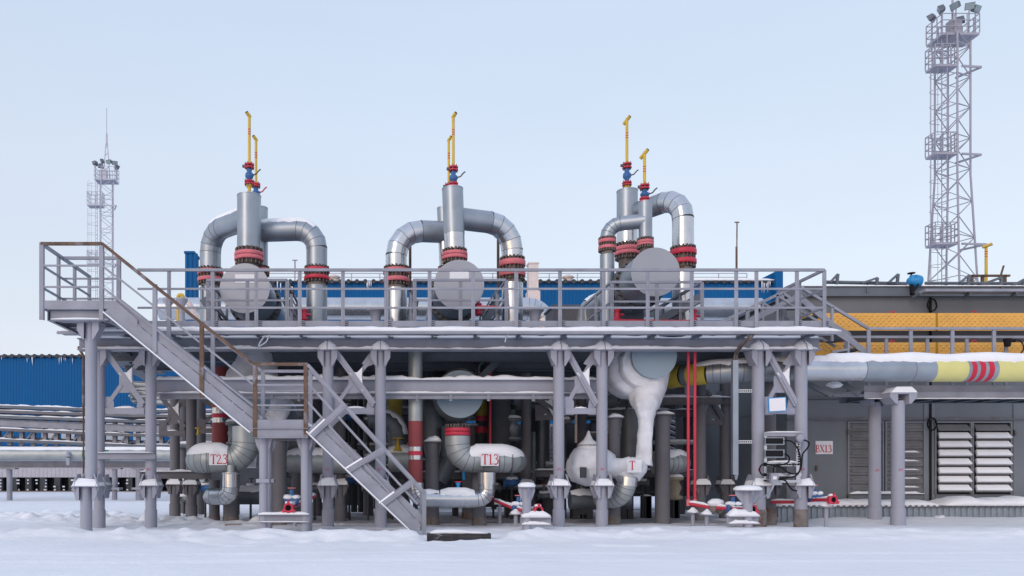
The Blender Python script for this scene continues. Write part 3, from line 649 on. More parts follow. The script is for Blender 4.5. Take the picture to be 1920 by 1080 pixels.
# ------------------------------------------------------------------ the three exchangers: vessels, risers, loops
def vessel(px, py, rpx, Y0, Y1, label, cap=CAPM, body=GALD, fl=1.3, sign=False, frost=False, under=True, clamps=False):
    c = P(px, py, Y0); r = rpx * Y0 / F
    t = thing('exchanger_vessel', label, 'pressure vessel', (c.x, Y0, c.z - r))
    b = MB(); b.lathe(c, [(0, 0), (r*.985, 0), (r, .012)], axis=YV, n=48, sm=False); b.lathe(c, [(r*1.012, -.004), (r*1.02, -.004), (r*1.02, .03), (r*1.0, .03)], axis=YV, n=48)
    b.build('end_cover', cap, t)
    b = MB(); b.lathe(c, [(r, .012), (r, fl)], axis=YV, n=48); b.build('channel_jacket', body, t)
    b = MB(); b.ring(c + YV * (fl + .1), YV, r*.9, r*1.13, .09, n=48); b.ring(c + YV * (fl + .25), YV, r*.9, r*1.13, .09, n=48); b.build('shell_flange', GREYD, t)
    nb = 26
    for i in range(nb):
        a = 2*math.pi*i/nb; d = Vector((math.cos(a), 0, math.sin(a))) * r * 1.06
        b = MB(); b.cyl(c + d + YV*(fl - .03), c + d + YV*(fl + .38), .032, n=6); b.build('stud', BOLT, t)
    b = MB(); b.lathe(c, [(r*1.0, fl + .3), (r*1.0, Y1 - Y0 - .3), (r*.7, Y1 - Y0 - .08), (0, Y1 - Y0)], axis=YV, n=40); b.build('shell', body, t)
    if sign:
        b = MB(); b.box((c.x - S(18, Y0), Y0 - .012, c.z + S(10, Y0)), (c.x + S(18, Y0), Y0 - .004, c.z + S(26, Y0))); b.build('name_plate', WHT, t)
    if frost:
        b = MB(); b.lathe(c, [(r*1.03, .28), (r*1.10, .34), (r*1.08, fl + .5), (r*1.16, fl + .7), (r*1.16, fl + 1.4), (r*1.02, fl + 1.6)], axis=YV, n=40); b.build('frost_layer', FROST, t)
    for yy in (Y0 + fl + .9,):
        b = MB(); b.box((c.x - r*.7, yy, c.z - r*1.3), (c.x + r*.7, yy + .2, c.z - r*.75)); b.build('saddle', GREYD, t)
    return t
vessel(459, 540.5, 46, 17.3, 22.5, 'round grey vessel end with white plate between the leftmost pair of tall pipe legs', sign=True, fl=1.25)
vessel(861, 534, 46, 17.3, 22.5, 'round grey vessel end with white plate on deck under the middle pipe loops', sign=True, fl=1.1)
vessel(1229, 510, 45, 16.9, 22.5, 'plain round grey vessel end without plate, raised highest, on the right', fl=.95)
vessel(470, 744, 43, 17.6, 23, 'blue grey vessel end hanging below deck behind the small stair landing', cap=CAPB, frost=False)
vlow = vessel(862, 739, 44, 17.25, 23, 'blue grey vessel end crossed by the snowy beam, above the T1.3 pipe', cap=CAPB, body=GALC)
vessel(1227, 667, 41.5, 16.7, 22.5, 'blue grey vessel end wrapped in thick white frost under the deck', cap=CAPB, frost=True, fl=.9)
# snow on top of the middle lower vessel
c = P(862, 739, 17.25); b = MB(); b.pipesnow([c + YV * .0, c + YV * .9], 44*17.25/F, .05, 62, taper=False); b.build('top_snow', SNOW, vlow)

def riser(px, Y, rpx, ytop, ysplit, yfl0, yfl1, ybot, label, m2=GALV, tilt=0, fm=PINK):
    r = rpx * Y / F; x = P(px, 0, Y).x; xt = x - tilt
    t = thing('riser_pipe', label, 'riser pipe', (x, Y, zy(ybot, Y)))
    b = MB(); zt, zs, z1, z0 = zy(ytop, Y), zy(ysplit, Y), zy(yfl0, Y), zy(yfl1, Y)
    xs_ = xt + (x - xt) * (zt - zs) / (zt - z1)
    b.tube([(xt, Y, zt), (xs_, Y, zs)], r*1.01, 32); b.ring((xt, Y, zt - .012), Z, r*.98, r*1.03, .024, n=32); b.build('upper_jacket', GALD, t)
    if ysplit < yfl0: b = MB(); b.tube([(xs_, Y, zs), (x, Y, z1 - .02)], r, 32); b.build('lower_jacket', m2, t)
    flange_v(t, x, Y, z0, z1, r, tight=True, m=fm)
    b = MB(); b.tube([(x, Y, z0 + .03), (x, Y, zy(ybot, Y))], [r*.85, r*.8], 24); b.build('nozzle', BOLT, t)
    return t, Vector((xt, Y, zt))
def loop(px0, py0, Y0, px1, Y1, rpx, yfl0, yfl1, ybot, label, m, m_el, bend=.42, snow=False, fm=PINK, stretch=None, low=GALD):
    """horizontal arm from a riser bending down into a long vertical leg with a bolted joint"""
    a = P(px0, py0, Y0); r = rpx * Y1 / F; x1 = P(px1, 0, Y1).x
    k = Vector((x1, Y1, a.z)); e_ = Vector((x1, Y1, zy(yfl0, Y1) - .02))
    t = thing('pipe_loop', label, 'pipe', (x1, Y1, zy(ybot, Y1)))
    path = route([a, k, e_], bend, 4)
    b = MB(); b.tube(path[:2], r, 28, seg=True); b.build('arm_jacket', m, t)
    b = MB(); b.tube(path[1:-1], r, 28, seg=True); b.build('elbow_jacket', m_el, t)
    b = MB(); b.tube(path[-2:], r*1.0, 28, seg=True); b.build('leg_jacket', m_el, t)
    seams(path, r).build('jacket_seam', SEAM, t)
    flange_v(t, x1, Y1, zy(yfl1, Y1), zy(yfl0, Y1), r, m=fm)
    b = MB(); b.tube([(x1, Y1, zy(yfl1, Y1) - .10), (x1, Y1, zy(yfl1, Y1) + .03)], r*.9, 24); b.build('pipe_neck', RUSTB, t)
    b = MB(); b.tube([(x1, Y1, zy(ybot, Y1)), (x1, Y1, zy(yfl1, Y1) - .08)], r*1.0, 28)
    b.ring((x1, Y1, zy(yfl1, Y1) - .09), Z, r*.9, r*1.02, .02); b.ring((x1, Y1, zy(yfl1, Y1) - .62), Z, r*.98, r*1.012, .02); b.build('lower_leg', low, t)
    if snow:
        b = MB(); b.pipesnow(path[:-3], r, .045, 50, seed=px0); b.build('pipe_snow', SNOW, t)
    return t
# unit 1
t, p = riser(467, 18.2, 22, 367, 467, 467, 497, 505, 'thick painted riser with faded pink flange above the left vessel', fm=PINK)
riser(487.5, 19.0, 14.5, 390, 500, 500, 517, 535, 'slim riser half hidden behind the left thick riser')
loop(467, 408, 18.2, 394.5, 19.3, 19.5, 503, 534, 640, 'left pipe leg sloping from the left riser, snow along its arm', GALD, GALD, snow=True, bend=.5, fm=PINK)
loop(487.5, 434, 18.85, 594, 18.7, 19.6, 500, 531, 640, 'snow topped pipe leg with orange red joint right of the left vessel', GALD, GALD, snow=True, bend=.46, fm=RED)
vent(467.5, 18.2, 213, 309, 318, 341, 345, 367, 'tallest yellow vent pipe on the leftmost thick riser', tdir=-1)
vent(480, 19.0, 257, 346, 353, 371, 375, 392, 'shorter leaning yellow vent pipe behind the leftmost riser', slim=.95, tdir=-1)
# unit 2
t, p = riser(852.5, 18.2, 19.5, 354, 440, 468, 494, 500, 'middle thick riser with bright zinc lower half and pink flange', tilt=.05)
riser(836, 19.4, 12, 390, 440, 500, 515, 530, 'slim zinc riser just left behind the middle thick riser', tilt=.06)
loop(853, 409, 18.4, 960.5, 18.9, 19.8, 483, 526, 640, 'shiny zinc pipe leg right of the middle vessel with red joint', GALD, GALV, bend=.62, snow=False, low=GALV)
loop(838, 435.5, 19.35, 743, 19.2, 20, 500, 536, 640, 'shiny zinc pipe leg left of the middle vessel', GALD, GALV, bend=.62, low=GALV)
vent(850, 18.2, 214, 314, 323, 345, 349, 356, 'yellow vent pipe on the middle thick riser', tdir=1)
vent(841.5, 19.4, 258, 347, 355, 372, 376, 392, 'lower yellow vent pipe half behind the middle one', slim=.9, tdir=1)
# unit 3
riser(1176, 19.8, 19, 358, 428, 457, 487, 510, 'thick riser with zinc waist behind the raised right vessel')
riser(1210, 17.9, 12.3, 379, 447, 447, 466, 480, 'slim riser standing right on the raised vessel, red collar')
loop(1210, 414, 17.9, 1138.5, 18.2, 13.2, 446, 472, 640, 'thinner grey pipe leg at the left of the right vessel', GALD, GALD, bend=.3, fm=PINK)
loop(1190, 399.5, 19.8, 1280.5, 18.6, 19.5, 463, 503, 640, 'broad zinc pipe leg right of the right vessel with vivid red joint', GALD, GALV, bend=.55, fm=RED, low=GALV)
vent(1175.5, 19.8, 220, 308, 318, 341, 347, 359, 'yellow vent pipe with slanted crosspiece on the thick right riser', slim=1.05, tee=1.4)
vent(1208.5, 17.9, 283, 348, 357, 372, 377, 382, 'shortest yellow vent pipe with crosspiece on the slim right riser', slim=1.0, tee=1.5)
# small rails round the vessels
for (x0, x1, y0, lab) in ((388, 537, 525, 'low inner guard rail in front of the left vessel'), (776, 948, 525, 'low inner guard rail in front of the middle vessel'), (1146, 1315, 529, 'low inner guard rail in front of the raised right vessel')):
    Yr = 16.45; t = thing('guard_rail', lab, 'railing', P(x0, 612, Yr), 'low guard rails round the vessels')
    n = 4; zl_ = ZD; h = zy(y0, Yr) - zl_
    pts = [Vector((P(x0 + (x1-x0)*i/n, 0, Yr).x, Yr, zl_)) for i in range(n+1)]
    rails(t, [pts[0], pts[2], pts[4]], [h, h*.60, h*.18], rail=(.04, .05))
    for xe in (pts[0], pts[-1]):
        rails(t, [xe, xe + YV * 1.1, xe + YV*2.2], [h, h*.6, h*.18], rail=(.04, .05), skip=(0,))
# dark slanting access ladders seen beside the vessels
def steps(p, q, wd, label, name='deck_ladder', n=7):
    t = thing(name, label, 'ladder', tuple(p)); p, q = Vector(p), Vector(q)
    for s_ in (0, 1):
        o_ = YV * wd * s_; b = MB(); b.bar(p + o_, q + o_, .05, .16); b.build('side_rail', GREYD, t)
        b = MB(); b.bar(p + o_ + Z*.32, q + o_ + Z*.32, .035, .035); b.bar(p + o_, p + o_ + Z*.32, .035, .035); b.bar(q + o_, q + o_ + Z*.32, .035, .035); b.build('handrail', GREYD, t)
    for i in range(n):
        c_ = p + (q-p)*(i+.5)/n; b = MB(); b.box((c_.x-.1, c_.y, c_.z), (c_.x+.1, c_.y+wd, c_.z+.03)); b.build('rung', GREYD, t)
    return t
steps(P(560, 612, 18.0), P(534, 560, 18.0), .6, 'steep dark steps right of the left vessel')
steps(P(380, 560, 18.0), P(420, 622, 18.0), .6, 'steep dark steps left of the left vessel')
steps(P(768, 612, 18.2), P(778, 560, 18.2), .5, 'steep dark steps left of the middle vessel')
steps(P(905, 612, 18.4), P(935, 562, 18.4), .5, 'steep dark steps right of the middle vessel')
steps(P(1228, 606, 17.6), P(1312, 556, 17.6), .5, 'dark sloping stair behind the right vessel rail')
steps(P(898, 712, 18.3), P(962, 648, 18.3), .55, 'stair under the deck beside the middle vessel')
# ------------------------------------------------------------------ lower pipework
def glyphs(mb, text, x, Y, z, h, adv=None):
    """serif capitals and figures as thin raised strokes, foot at (x, z)"""
    def st_(pts, wd):
        for a, c in zip(pts[:-1], pts[1:]):
            a = Vector((x + a[0]*h, Y, z + a[1]*h)); c = Vector((x + c[0]*h, Y, z + c[1]*h))
            mb.bar(a, c, wd*h, .004, up=YV)
    for ch in text:
        if ch == 'T':
            st_([(.02, .97), (.62, .97)], .07); st_([(.32, 0), (.32, .97)], .13); st_([(.18, .025), (.46, .025)], .05); st_([(.04, .98), (.04, .78)], .05); st_([(.60, .98), (.60, .78)], .05); x += .66*h
        elif ch == '2':
            st_([(.05, .72), (.08, .88), (.22, .98), (.36, .90), (.40, .74), (.34, .55)], .09); st_([(.34, .56), (.20, .30), (.04, .05)], .08); st_([(.02, .05), (.46, .05)], .10); st_([(.45, .03), (.48, .2)], .05); x += .5*h
        elif ch == '3':
            st_([(.05, .80), (.10, .93), (.22, .99), (.35, .90), (.37, .74), (.28, .60), (.16, .55)], .08); st_([(.28, .56), (.41, .42), (.42, .22), (.32, .06), (.16, .02), (.04, .08)], .10); x += .5*h
        elif ch == '1':
            st_([(.20, 0), (.20, .99)], .12); st_([(.06, .86), (.20, .97)], .06); st_([(.07, .025), (.33, .025)], .05); x += .36*h
        elif ch == '.':
            st_([(.01, .05), (.11, .05)], .10); x += .14*h
        elif ch == 'B':
            st_([(.10, 0), (.10, .98)], .12); st_([(0, .975), (.30, .975), (.42, .90), (.44, .76), (.38, .60), (.24, .53), (.10, .53)], .06); st_([(.30, .53), (.46, .44), (.50, .26), (.44, .08), (.30, .025), (0, .025)], .07); x += .58*h
        elif ch == 'X':
            st_([(.08, .96), (.54, .03)], .12); st_([(.52, .96), (.08, .03)], .05); st_([(0, .975), (.22, .975)], .05); st_([(.40, .975), (.62, .975)], .05); st_([(0, .025), (.2, .025)], .05); st_([(.42, .025), (.66, .025)], .05); x += .66*h
def sign(x0, y0, x1, y1, Y, text, tx, ty, th, label, plate=True):
    a, c = P(x0, y1, Y), P(x1, y0, Y)
    t = thing('pipe_sign', label, 'sign', ((a.x + c.x)/2, Y, a.z))
    b = MB(); b.box((a.x, Y - .004, a.z), (c.x, Y + .006, c.z)); b.build('sign_board', WHT if plate else FROST, t)
    b = MB(); q = P(tx, ty, Y); glyphs(b, text, q.x, Y - .007, q.z, th * Y / F); b.build('lettering', SIGNR, t)
# T1.3 pipe
t = thing('process_pipe', 'zinc clad pipe elbow with red flange, snow on top and the T1.3 sign', 'pipe', P(935, 900, 17))
r = S(23.5, 17)
o, path = jacket(t, 'pipe_jacket', [P(858, 818, 17.0), P(858, 863, 17.0), P(966, 863, 17.0), P(966, 863, 17.0) + Vector((.16, 1.4, 0))], r, GALC, .33, 4)
b = MB(); b.pipesnow(path[4:-2] , r, .085, 76, seed=2); b.build('pipe_snow', SNOW, t)
b = MB()
for px_ in (905, 934, 958): b.ring(P(px_, 863, 17), XV, r*.97, r*1.014, .014)
b.build('jacket_seam', SEAM, t)
flange_v(t, P(858, 0, 17).x, 17.0, zy(824, 17), zy(796, 17), S(19, 17), tight=True, m=RED)
sign(901.5, 849, 935, 873.5, 16.69, 'T1.3', 903, 871, 19.5, 'white sign lettered T1.3 in red on the snowy zinc pipe')
# T23 pipe
t = thing('process_pipe', 'zinc clad pipe with snow on top and the T23 sign, turning up by the stairs', 'pipe', P(415, 900, 17))
r = S(25, 17)
o, path = jacket(t, 'pipe_jacket', [P(372, 862, 17.0) + Vector((-.2, 1.3, 0)), P(370, 862, 17.0), P(461, 862, 17.0), P(461, 800, 17.0)], r, GALC, .36, 5)
b = MB()
for px_ in (392, 428): b.ring(P(px_, 862, 17), XV, r*.97, r*1.014, .014)
b.build('jacket_seam', SEAM, t)
b = MB(); b.pipesnow(path[1:8], r, .08, 70, seed=5); b.build('pipe_snow', SNOW, t)
sign(392, 849, 425.5, 872, 16.69, 'T2.3', 394.5, 870, 18, 'white sign lettered T23 in red on the left snowy pipe')
# frosted riser over it
t = thing('frosted_pipe', 'white frosted pipe sweeping down behind the stair landing', 'pipe', P(480, 800, 17.4))
b = MB(); b.tube([P(484 - i*1.2, 650 + i*9, 17.8) for i in range(9)], [S(32 + i*2.6, 17.8) for i in range(9)], 36, cap=True); b.lump(.05, 3); b.build('frosted_cone', FROST, t)
b = MB(); b.tube(curve([P(520, 715, 17.6), P(528, 752, 17.5), P(512, 790, 17.4), P(480, 806, 17.1), P(461, 818, 17)], 5), [S(20, 17)]*21, 28); b.lump(.04, 3.5); b.build('frosted_bend', FROST, t)
# small zinc return bend below T23
t = thing('drain_bend', 'small shiny zinc return bend under the T23 pipe', 'pipe', P(425, 950, 16.8))
jacket(t, 'pipe_jacket', [P(433, 886, 16.7), P(433, 931, 16.7), P(396, 931, 17.0), P(397, 931, 18.2)], S(16, 16.8), GALV, .2, 4)
b = MB(); b.ring(P(433, 888, 16.7), Z, S(14, 16.8), S(17, 16.8), .03); b.cyl(P(433, 872, 16.7), P(433, 888, 16.7), S(8, 16.8), n=14); b.build('nozzle', GALC, t)
# T1.3 lower return
t = thing('process_pipe', 'shiny zinc U shaped low pipe with snow on top, beside the red striped riser', 'pipe', P(850, 951, 16.6))
yb_ = 16.6; r = S(15.5, yb_)
jacket(t, 'pipe_jacket', [P(779, 905, yb_), P(779, 935.5, yb_), P(913, 935.5, yb_), P(913, 886, yb_)], r, GALV, .2, 4)
b = MB(); b.tube([P(824, 935.5, yb_), P(890, 935.5, yb_)], r*1.06, 28); b.build('valve_jacket', GALV, t)
b = MB(); b.tube([P(895.5+17.5, 908, yb_), P(913, 886, yb_)], r*1.12, 24); b.build('collar_jacket', GALV, t)
b = MB(); b.pipesnow([P(786, 935.5, yb_), P(823, 935.5, yb_)], r, .04, 50, seed=1); b.pipesnow([P(825, 935.5, yb_), P(889, 935.5, yb_)], r*1.06, .06, 66, seed=9); b.build('pipe_snow', SNOW, t)
c = P(859, 921, yb_); b = MB(); b.cyl(c - Z*.05, c + Z*.14, .035, n=12); b.cyl(c + Z*.13, c + Z*.2, .05, n=12); b.build('valve_stem', BLUA, t)
b = MB(); b.ring(c + Z*.2, Z, .06, .085, .018, n=20); b.bar(c + Z*.2 - XV*.07, c + Z*.2 + XV*.07, .015, .015); b.build('hand_wheel', RED, t)
# striped risers
def banded(px, Y, rpx, segs, label, mats, cap=True, name='banded_riser'):
    t = thing(name, label, 'riser pipe', P(px, segs[-1][1], Y)); r = rpx * Y / F
    for (y0, y1, m, g_) in segs:
        b = MB(); b.tube([P(px, y1, Y), P(px, y0, Y)], r*g_, 28); b.build('band' if m in (RED, BRICK) else 'jacket', m, t)
banded(779, 17.0, 13.3, [(650, 790, GALC, 1), (790, 838, BRICK, 1.01), (838, 846, GALV, 1.0), (846, 854, RED, 1.012), (854, 862, GALV, 1.0), (862, 911, BRICK, 1.01), (911, 936, GALC, 1)], 'tall zinc riser banded brick red beside the stair foot', None)
banded(412.5, 18.2, 15, [(690, 765, BRICK, 1.01), (765, 776, GALV, 1), (776, 784, RED, 1.012), (784, 793, GALV, 1), (793, 850, BRICK, 1.01)], 'brick red riser with silver and red bands behind the T23 pipe', None)
banded(1312, 20.0, 6, [(700, 790, BRICK, 1), (790, 818, RED, 1.01), (818, 823, GALV, 1), (823, 830, RED, 1.01), (830, 836, GALV, 1), (836, 874, RED, 1.01), (874, 930, BLUV, 1)], 'dark narrow red banded riser behind the twin red pipes', None)
banded(741, 19.5, 13, [(735, 800, YELD, 1), (800, 880, GALC, 1)], 'ochre yellow banded riser behind the second column pair', None)
banded(904, 19.5, 12, [(735, 780, YELD, 1), (780, 790, RED, 1), (790, 800, DARKM, 1), (800, 812, RED, 1), (812, 880, DARKM, 1)], 'yellow and red banded riser right of the blue grey vessel end', None)
# frosted T pipe on the right
t = thing('frosted_pipe', 'thick white frosted pipe dropping from the right vessel to the T marked bend', 'pipe', P(1200, 895, 16.9))
b = MB(); Yf = 16.95
ks = [(1214, 650, 17.5, 44), (1214, 690, 17.42, 41), (1213, 712, 17.3, 38), (1213, 728, 17.2, 35), (1212, 740, 17.12, 32.5), (1212, 750, 17.05, 29), (1211.5, 760, Yf, 24), (1211, 770, Yf, 19), (1211, 785, Yf, 15), (1210, 805, Yf, 13.2), (1209, 825, Yf, 13), (1208, 845, Yf, 13.8), (1207, 860, Yf, 15), (1205, 876, Yf, 17)]
fine_ = []
for (u_, v_) in zip(ks[:-1], ks[1:]): fine_ += [tuple(a_ + (c_ - a_) * i / 4 for a_, c_ in zip(u_, v_)) for i in range(4)]
b.tube([P(*k[:3]) for k in fine_], [S(k[3], k[2]) for k in fine_], 40); b.lump(.032, 4.2, .4); b.build('frosted_funnel', FROST, t)
b = MB(); b.tube([P(1210 - i*4.2, 877 + (2 if 3 < i < 9 else 0), Yf) for i in range(24)], [S(12 if i == 0 else (17 if i == 1 else 19 + (2 if 3 < i < 10 else 0)), Yf) for i in range(24)], 30); b.lump(.035, 3.5); b.build('frosted_bend', FROST, t)
b = MB(); b.tube([P(1166, 884, Yf-.1), P(1178, 905, Yf-.12), P(1188, 912, Yf-.1)], [S(19, Yf), S(15, Yf), S(5, Yf)], 20); b.lump(.03, 4); b.build('frost_drip', FROST, t)
b = MB(); rr_ = S(38, Yf); b.lathe(P(1068, 872, Yf+.15), [(.0, -.01), (rr_*.55, .0), (rr_*.86, .08), (rr_*.97, .2), (rr_*1.02, .34), (rr_*1.03, .5), (rr_*.95, .66), (rr_*.8, .8), (rr_*.5, .95), (0, 1.0)], axis=XV, n=44); b.lump(.05, 2.6); b.build('frosted_valve', FROST, t)
b = MB(); b.lathe(P(1103, 842, Yf+.1), [(S(24, Yf), -.06), (S(21, Yf), .02), (S(19, Yf), .1), (S(9, Yf), .2), (S(4, Yf), .30), (S(1.5, Yf), .40)], n=24); b.lump(.02, 5); b.build('frosted_cone', FROST, t); b = MB(); b.ring(P(1103, 835, Yf+.1), Z, .12, S(21, Yf), .02, n=32); b.build('rust_rim', RUSTB, t)
b = MB(); b.box(P(1089, 876, Yf-.38), P(1098, 896, Yf-.3)); b.build('frost_gap', DARKM, t)
b = MB(); rr_ = S(50, 17.4); b.lathe(P(1191, 694, 17.1), [(rr_*.5, -.12), (rr_*.85, -.08), (rr_*.96, 0), (rr_, .12), (rr_*1.0, .5), (rr_*.94, .62), (rr_*.6, .68)], axis=YV, n=64); b.lump(.03, 3); b.build('frosted_flange', FROST, t)
b = MB(); rr_ = S(44, 17.2); b.lathe(P(1206, 684, 16.9), [(rr_*.9, -.05), (rr_*1.0, .03), (rr_*1.0, .3), (rr_*.9, .36)], axis=YV, n=48); b.lump(.03, 4); b.build('frosted_collar', FROST, t)
sign(1176, 862, 1203, 886, 16.57, 'T', 1180, 881, 17, 'frost covered sign with a single red T on the white pipe', plate=False)
t = thing('drain_bend', 'dull zinc gored elbow below the frosted T pipe', 'pipe', P(1160, 950, 16.8))
jacket(t, 'pipe_jacket', [P(1176, 893, 16.55), P(1172, 935, 16.55), P(1130, 936, 17.0), P(1130, 936, 18.2)], S(17.5, 16.8), GALC, .36, 6)
b = MB(); b.cyl(P(1177, 895, 16.55), P(1175, 911, 16.55), S(18.3, 16.8), n=24); b.build('collar_jacket', GALV, t)
# background lower pipes
def pipe(label, pts, rpx, Y, m, bend=.35, snow=0, n=4, name='insulated_pipe', ends=None, seam=True, grp=None):
    t = thing(name, label, 'pipe', tuple(pts[0]), grp); r = rpx * Y / F
    o, path = jacket(t, 'pipe_jacket', pts, r, m, bend, n, seam)
    if snow: b = MB(); b.pipesnow(path, r, snow, 55, seed=pts[0].x); b.build('pipe_snow', SNOW, t)
    return t
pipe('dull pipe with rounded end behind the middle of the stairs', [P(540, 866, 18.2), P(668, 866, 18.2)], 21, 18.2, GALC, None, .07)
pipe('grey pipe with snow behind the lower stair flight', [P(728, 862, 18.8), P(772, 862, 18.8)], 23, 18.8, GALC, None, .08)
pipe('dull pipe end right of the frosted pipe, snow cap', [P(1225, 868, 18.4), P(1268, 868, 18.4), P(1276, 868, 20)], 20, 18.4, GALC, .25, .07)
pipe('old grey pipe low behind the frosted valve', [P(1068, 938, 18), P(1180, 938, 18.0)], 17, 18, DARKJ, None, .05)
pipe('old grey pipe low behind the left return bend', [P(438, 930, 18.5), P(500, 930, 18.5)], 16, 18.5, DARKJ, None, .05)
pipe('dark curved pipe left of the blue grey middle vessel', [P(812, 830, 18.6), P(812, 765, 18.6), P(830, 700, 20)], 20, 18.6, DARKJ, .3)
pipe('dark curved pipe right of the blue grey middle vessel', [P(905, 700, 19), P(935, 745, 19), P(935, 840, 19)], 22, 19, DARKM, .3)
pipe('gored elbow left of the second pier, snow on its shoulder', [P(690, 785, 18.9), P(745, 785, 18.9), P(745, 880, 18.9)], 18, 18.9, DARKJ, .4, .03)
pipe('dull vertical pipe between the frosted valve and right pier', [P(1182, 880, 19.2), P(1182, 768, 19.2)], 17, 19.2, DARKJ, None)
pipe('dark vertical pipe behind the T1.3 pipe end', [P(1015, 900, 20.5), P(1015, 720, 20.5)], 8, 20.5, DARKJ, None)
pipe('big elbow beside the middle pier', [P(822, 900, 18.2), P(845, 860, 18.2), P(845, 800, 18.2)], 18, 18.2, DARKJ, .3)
# stout concrete grey piers under the pipes
def pier(px, Y, rpx, ytop, label, cap=True, sh=True, m=None):
    m = m or PILD; t = thing('steel_pier', label, 'pier', ((px-VX)*Y/F, Y, 0), 'stout piers beneath the pipes'); r = rpx*Y/F; x = (px-VX)*Y/F
    zt_ = zy(ytop, Y); b = MB(); b.cyl((x, Y, -.1), (x, Y, zt_), r, n=26); b.build('shaft', m, t)
    b = MB(); b.cyl((x, Y, -.1), (x, Y, .16), r*1.06, n=26); b.build('base_sleeve', RUSTB if random.random() < .5 else m, t)
    if cap:
        b = MB(); b.box((x-r*1.3, Y-r*1.3, zt_), (x+r*1.3, Y+r*1.3, zt_+.02))
        for s_ in (-1, 1): b.plate([(x+s_*r, Y-.01, zt_), (x+s_*r*1.3, Y-.01, zt_), (x+s_*r*1.25, Y-.01, zt_-.12), (x+s_*r, Y-.01, zt_-.32)], (0, 1, 0), .015)
        b.build('head_plate', m, t); b = MB(); b.snow((x-r*1.25, Y, zt_+.02), (x+r*1.25, Y, zt_+.02), r*2.3, .09, step=.06, ragged=.9); b.build('head_snow', SNOW, t)
    return t
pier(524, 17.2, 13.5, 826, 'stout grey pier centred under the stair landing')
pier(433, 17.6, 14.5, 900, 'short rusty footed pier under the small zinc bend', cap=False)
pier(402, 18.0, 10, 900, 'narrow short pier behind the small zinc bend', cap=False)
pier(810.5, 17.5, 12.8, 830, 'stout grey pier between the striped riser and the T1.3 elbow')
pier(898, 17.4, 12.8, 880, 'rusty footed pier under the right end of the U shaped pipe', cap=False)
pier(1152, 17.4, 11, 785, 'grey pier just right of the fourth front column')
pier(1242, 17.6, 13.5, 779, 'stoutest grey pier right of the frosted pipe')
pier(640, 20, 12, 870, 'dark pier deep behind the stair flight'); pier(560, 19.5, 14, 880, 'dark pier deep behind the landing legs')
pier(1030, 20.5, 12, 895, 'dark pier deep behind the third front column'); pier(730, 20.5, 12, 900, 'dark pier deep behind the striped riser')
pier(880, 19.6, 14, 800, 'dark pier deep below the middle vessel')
# black plinths in the gloom
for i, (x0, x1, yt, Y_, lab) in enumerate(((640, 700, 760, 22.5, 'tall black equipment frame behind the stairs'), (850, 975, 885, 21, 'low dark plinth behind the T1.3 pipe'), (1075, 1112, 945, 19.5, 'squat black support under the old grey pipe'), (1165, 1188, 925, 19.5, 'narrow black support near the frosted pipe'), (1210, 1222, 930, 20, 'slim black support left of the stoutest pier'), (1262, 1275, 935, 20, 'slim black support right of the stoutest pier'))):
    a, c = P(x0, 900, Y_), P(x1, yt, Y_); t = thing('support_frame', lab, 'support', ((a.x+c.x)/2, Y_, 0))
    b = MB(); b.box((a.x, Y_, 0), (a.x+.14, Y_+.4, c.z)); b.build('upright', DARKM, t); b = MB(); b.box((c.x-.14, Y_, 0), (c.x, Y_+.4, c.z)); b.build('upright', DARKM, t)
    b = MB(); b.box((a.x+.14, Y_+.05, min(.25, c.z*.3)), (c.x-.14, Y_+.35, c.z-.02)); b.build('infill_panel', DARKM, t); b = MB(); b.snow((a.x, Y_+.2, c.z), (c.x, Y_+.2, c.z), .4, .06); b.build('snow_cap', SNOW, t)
# far side of the process area: dark vessels added to block light
for (x0, x1, yt, Y_, lab) in ((500, 690, 668, 26.0, 'long dark added vessel screen behind the stairs'), (705, 1000, 668, 26.2, 'long dark added vessel screen behind the middle vessel'), (1050, 1300, 668, 26.0, 'long dark added vessel screen behind the right vessel')):
    a, c = P(x0, 900, Y_), P(x1, yt, Y_); t = thing('dark_vessel_screen', lab, 'added screen', ((a.x+c.x)/2, Y_, 0))
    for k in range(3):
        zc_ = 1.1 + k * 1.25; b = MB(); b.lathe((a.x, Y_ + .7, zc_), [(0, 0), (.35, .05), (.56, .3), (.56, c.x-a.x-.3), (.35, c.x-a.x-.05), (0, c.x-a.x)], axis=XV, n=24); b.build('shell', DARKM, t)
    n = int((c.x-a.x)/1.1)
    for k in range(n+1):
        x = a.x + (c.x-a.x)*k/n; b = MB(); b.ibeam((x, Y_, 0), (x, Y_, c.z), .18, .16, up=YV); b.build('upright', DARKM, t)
    for zz in (.5, 1.75, 3.0, 4.2): b = MB(); b.ibeam((a.x, Y_-.12, zz), (c.x, Y_-.12, zz), .12, .10); b.build('cross_beam', DARKM, t)

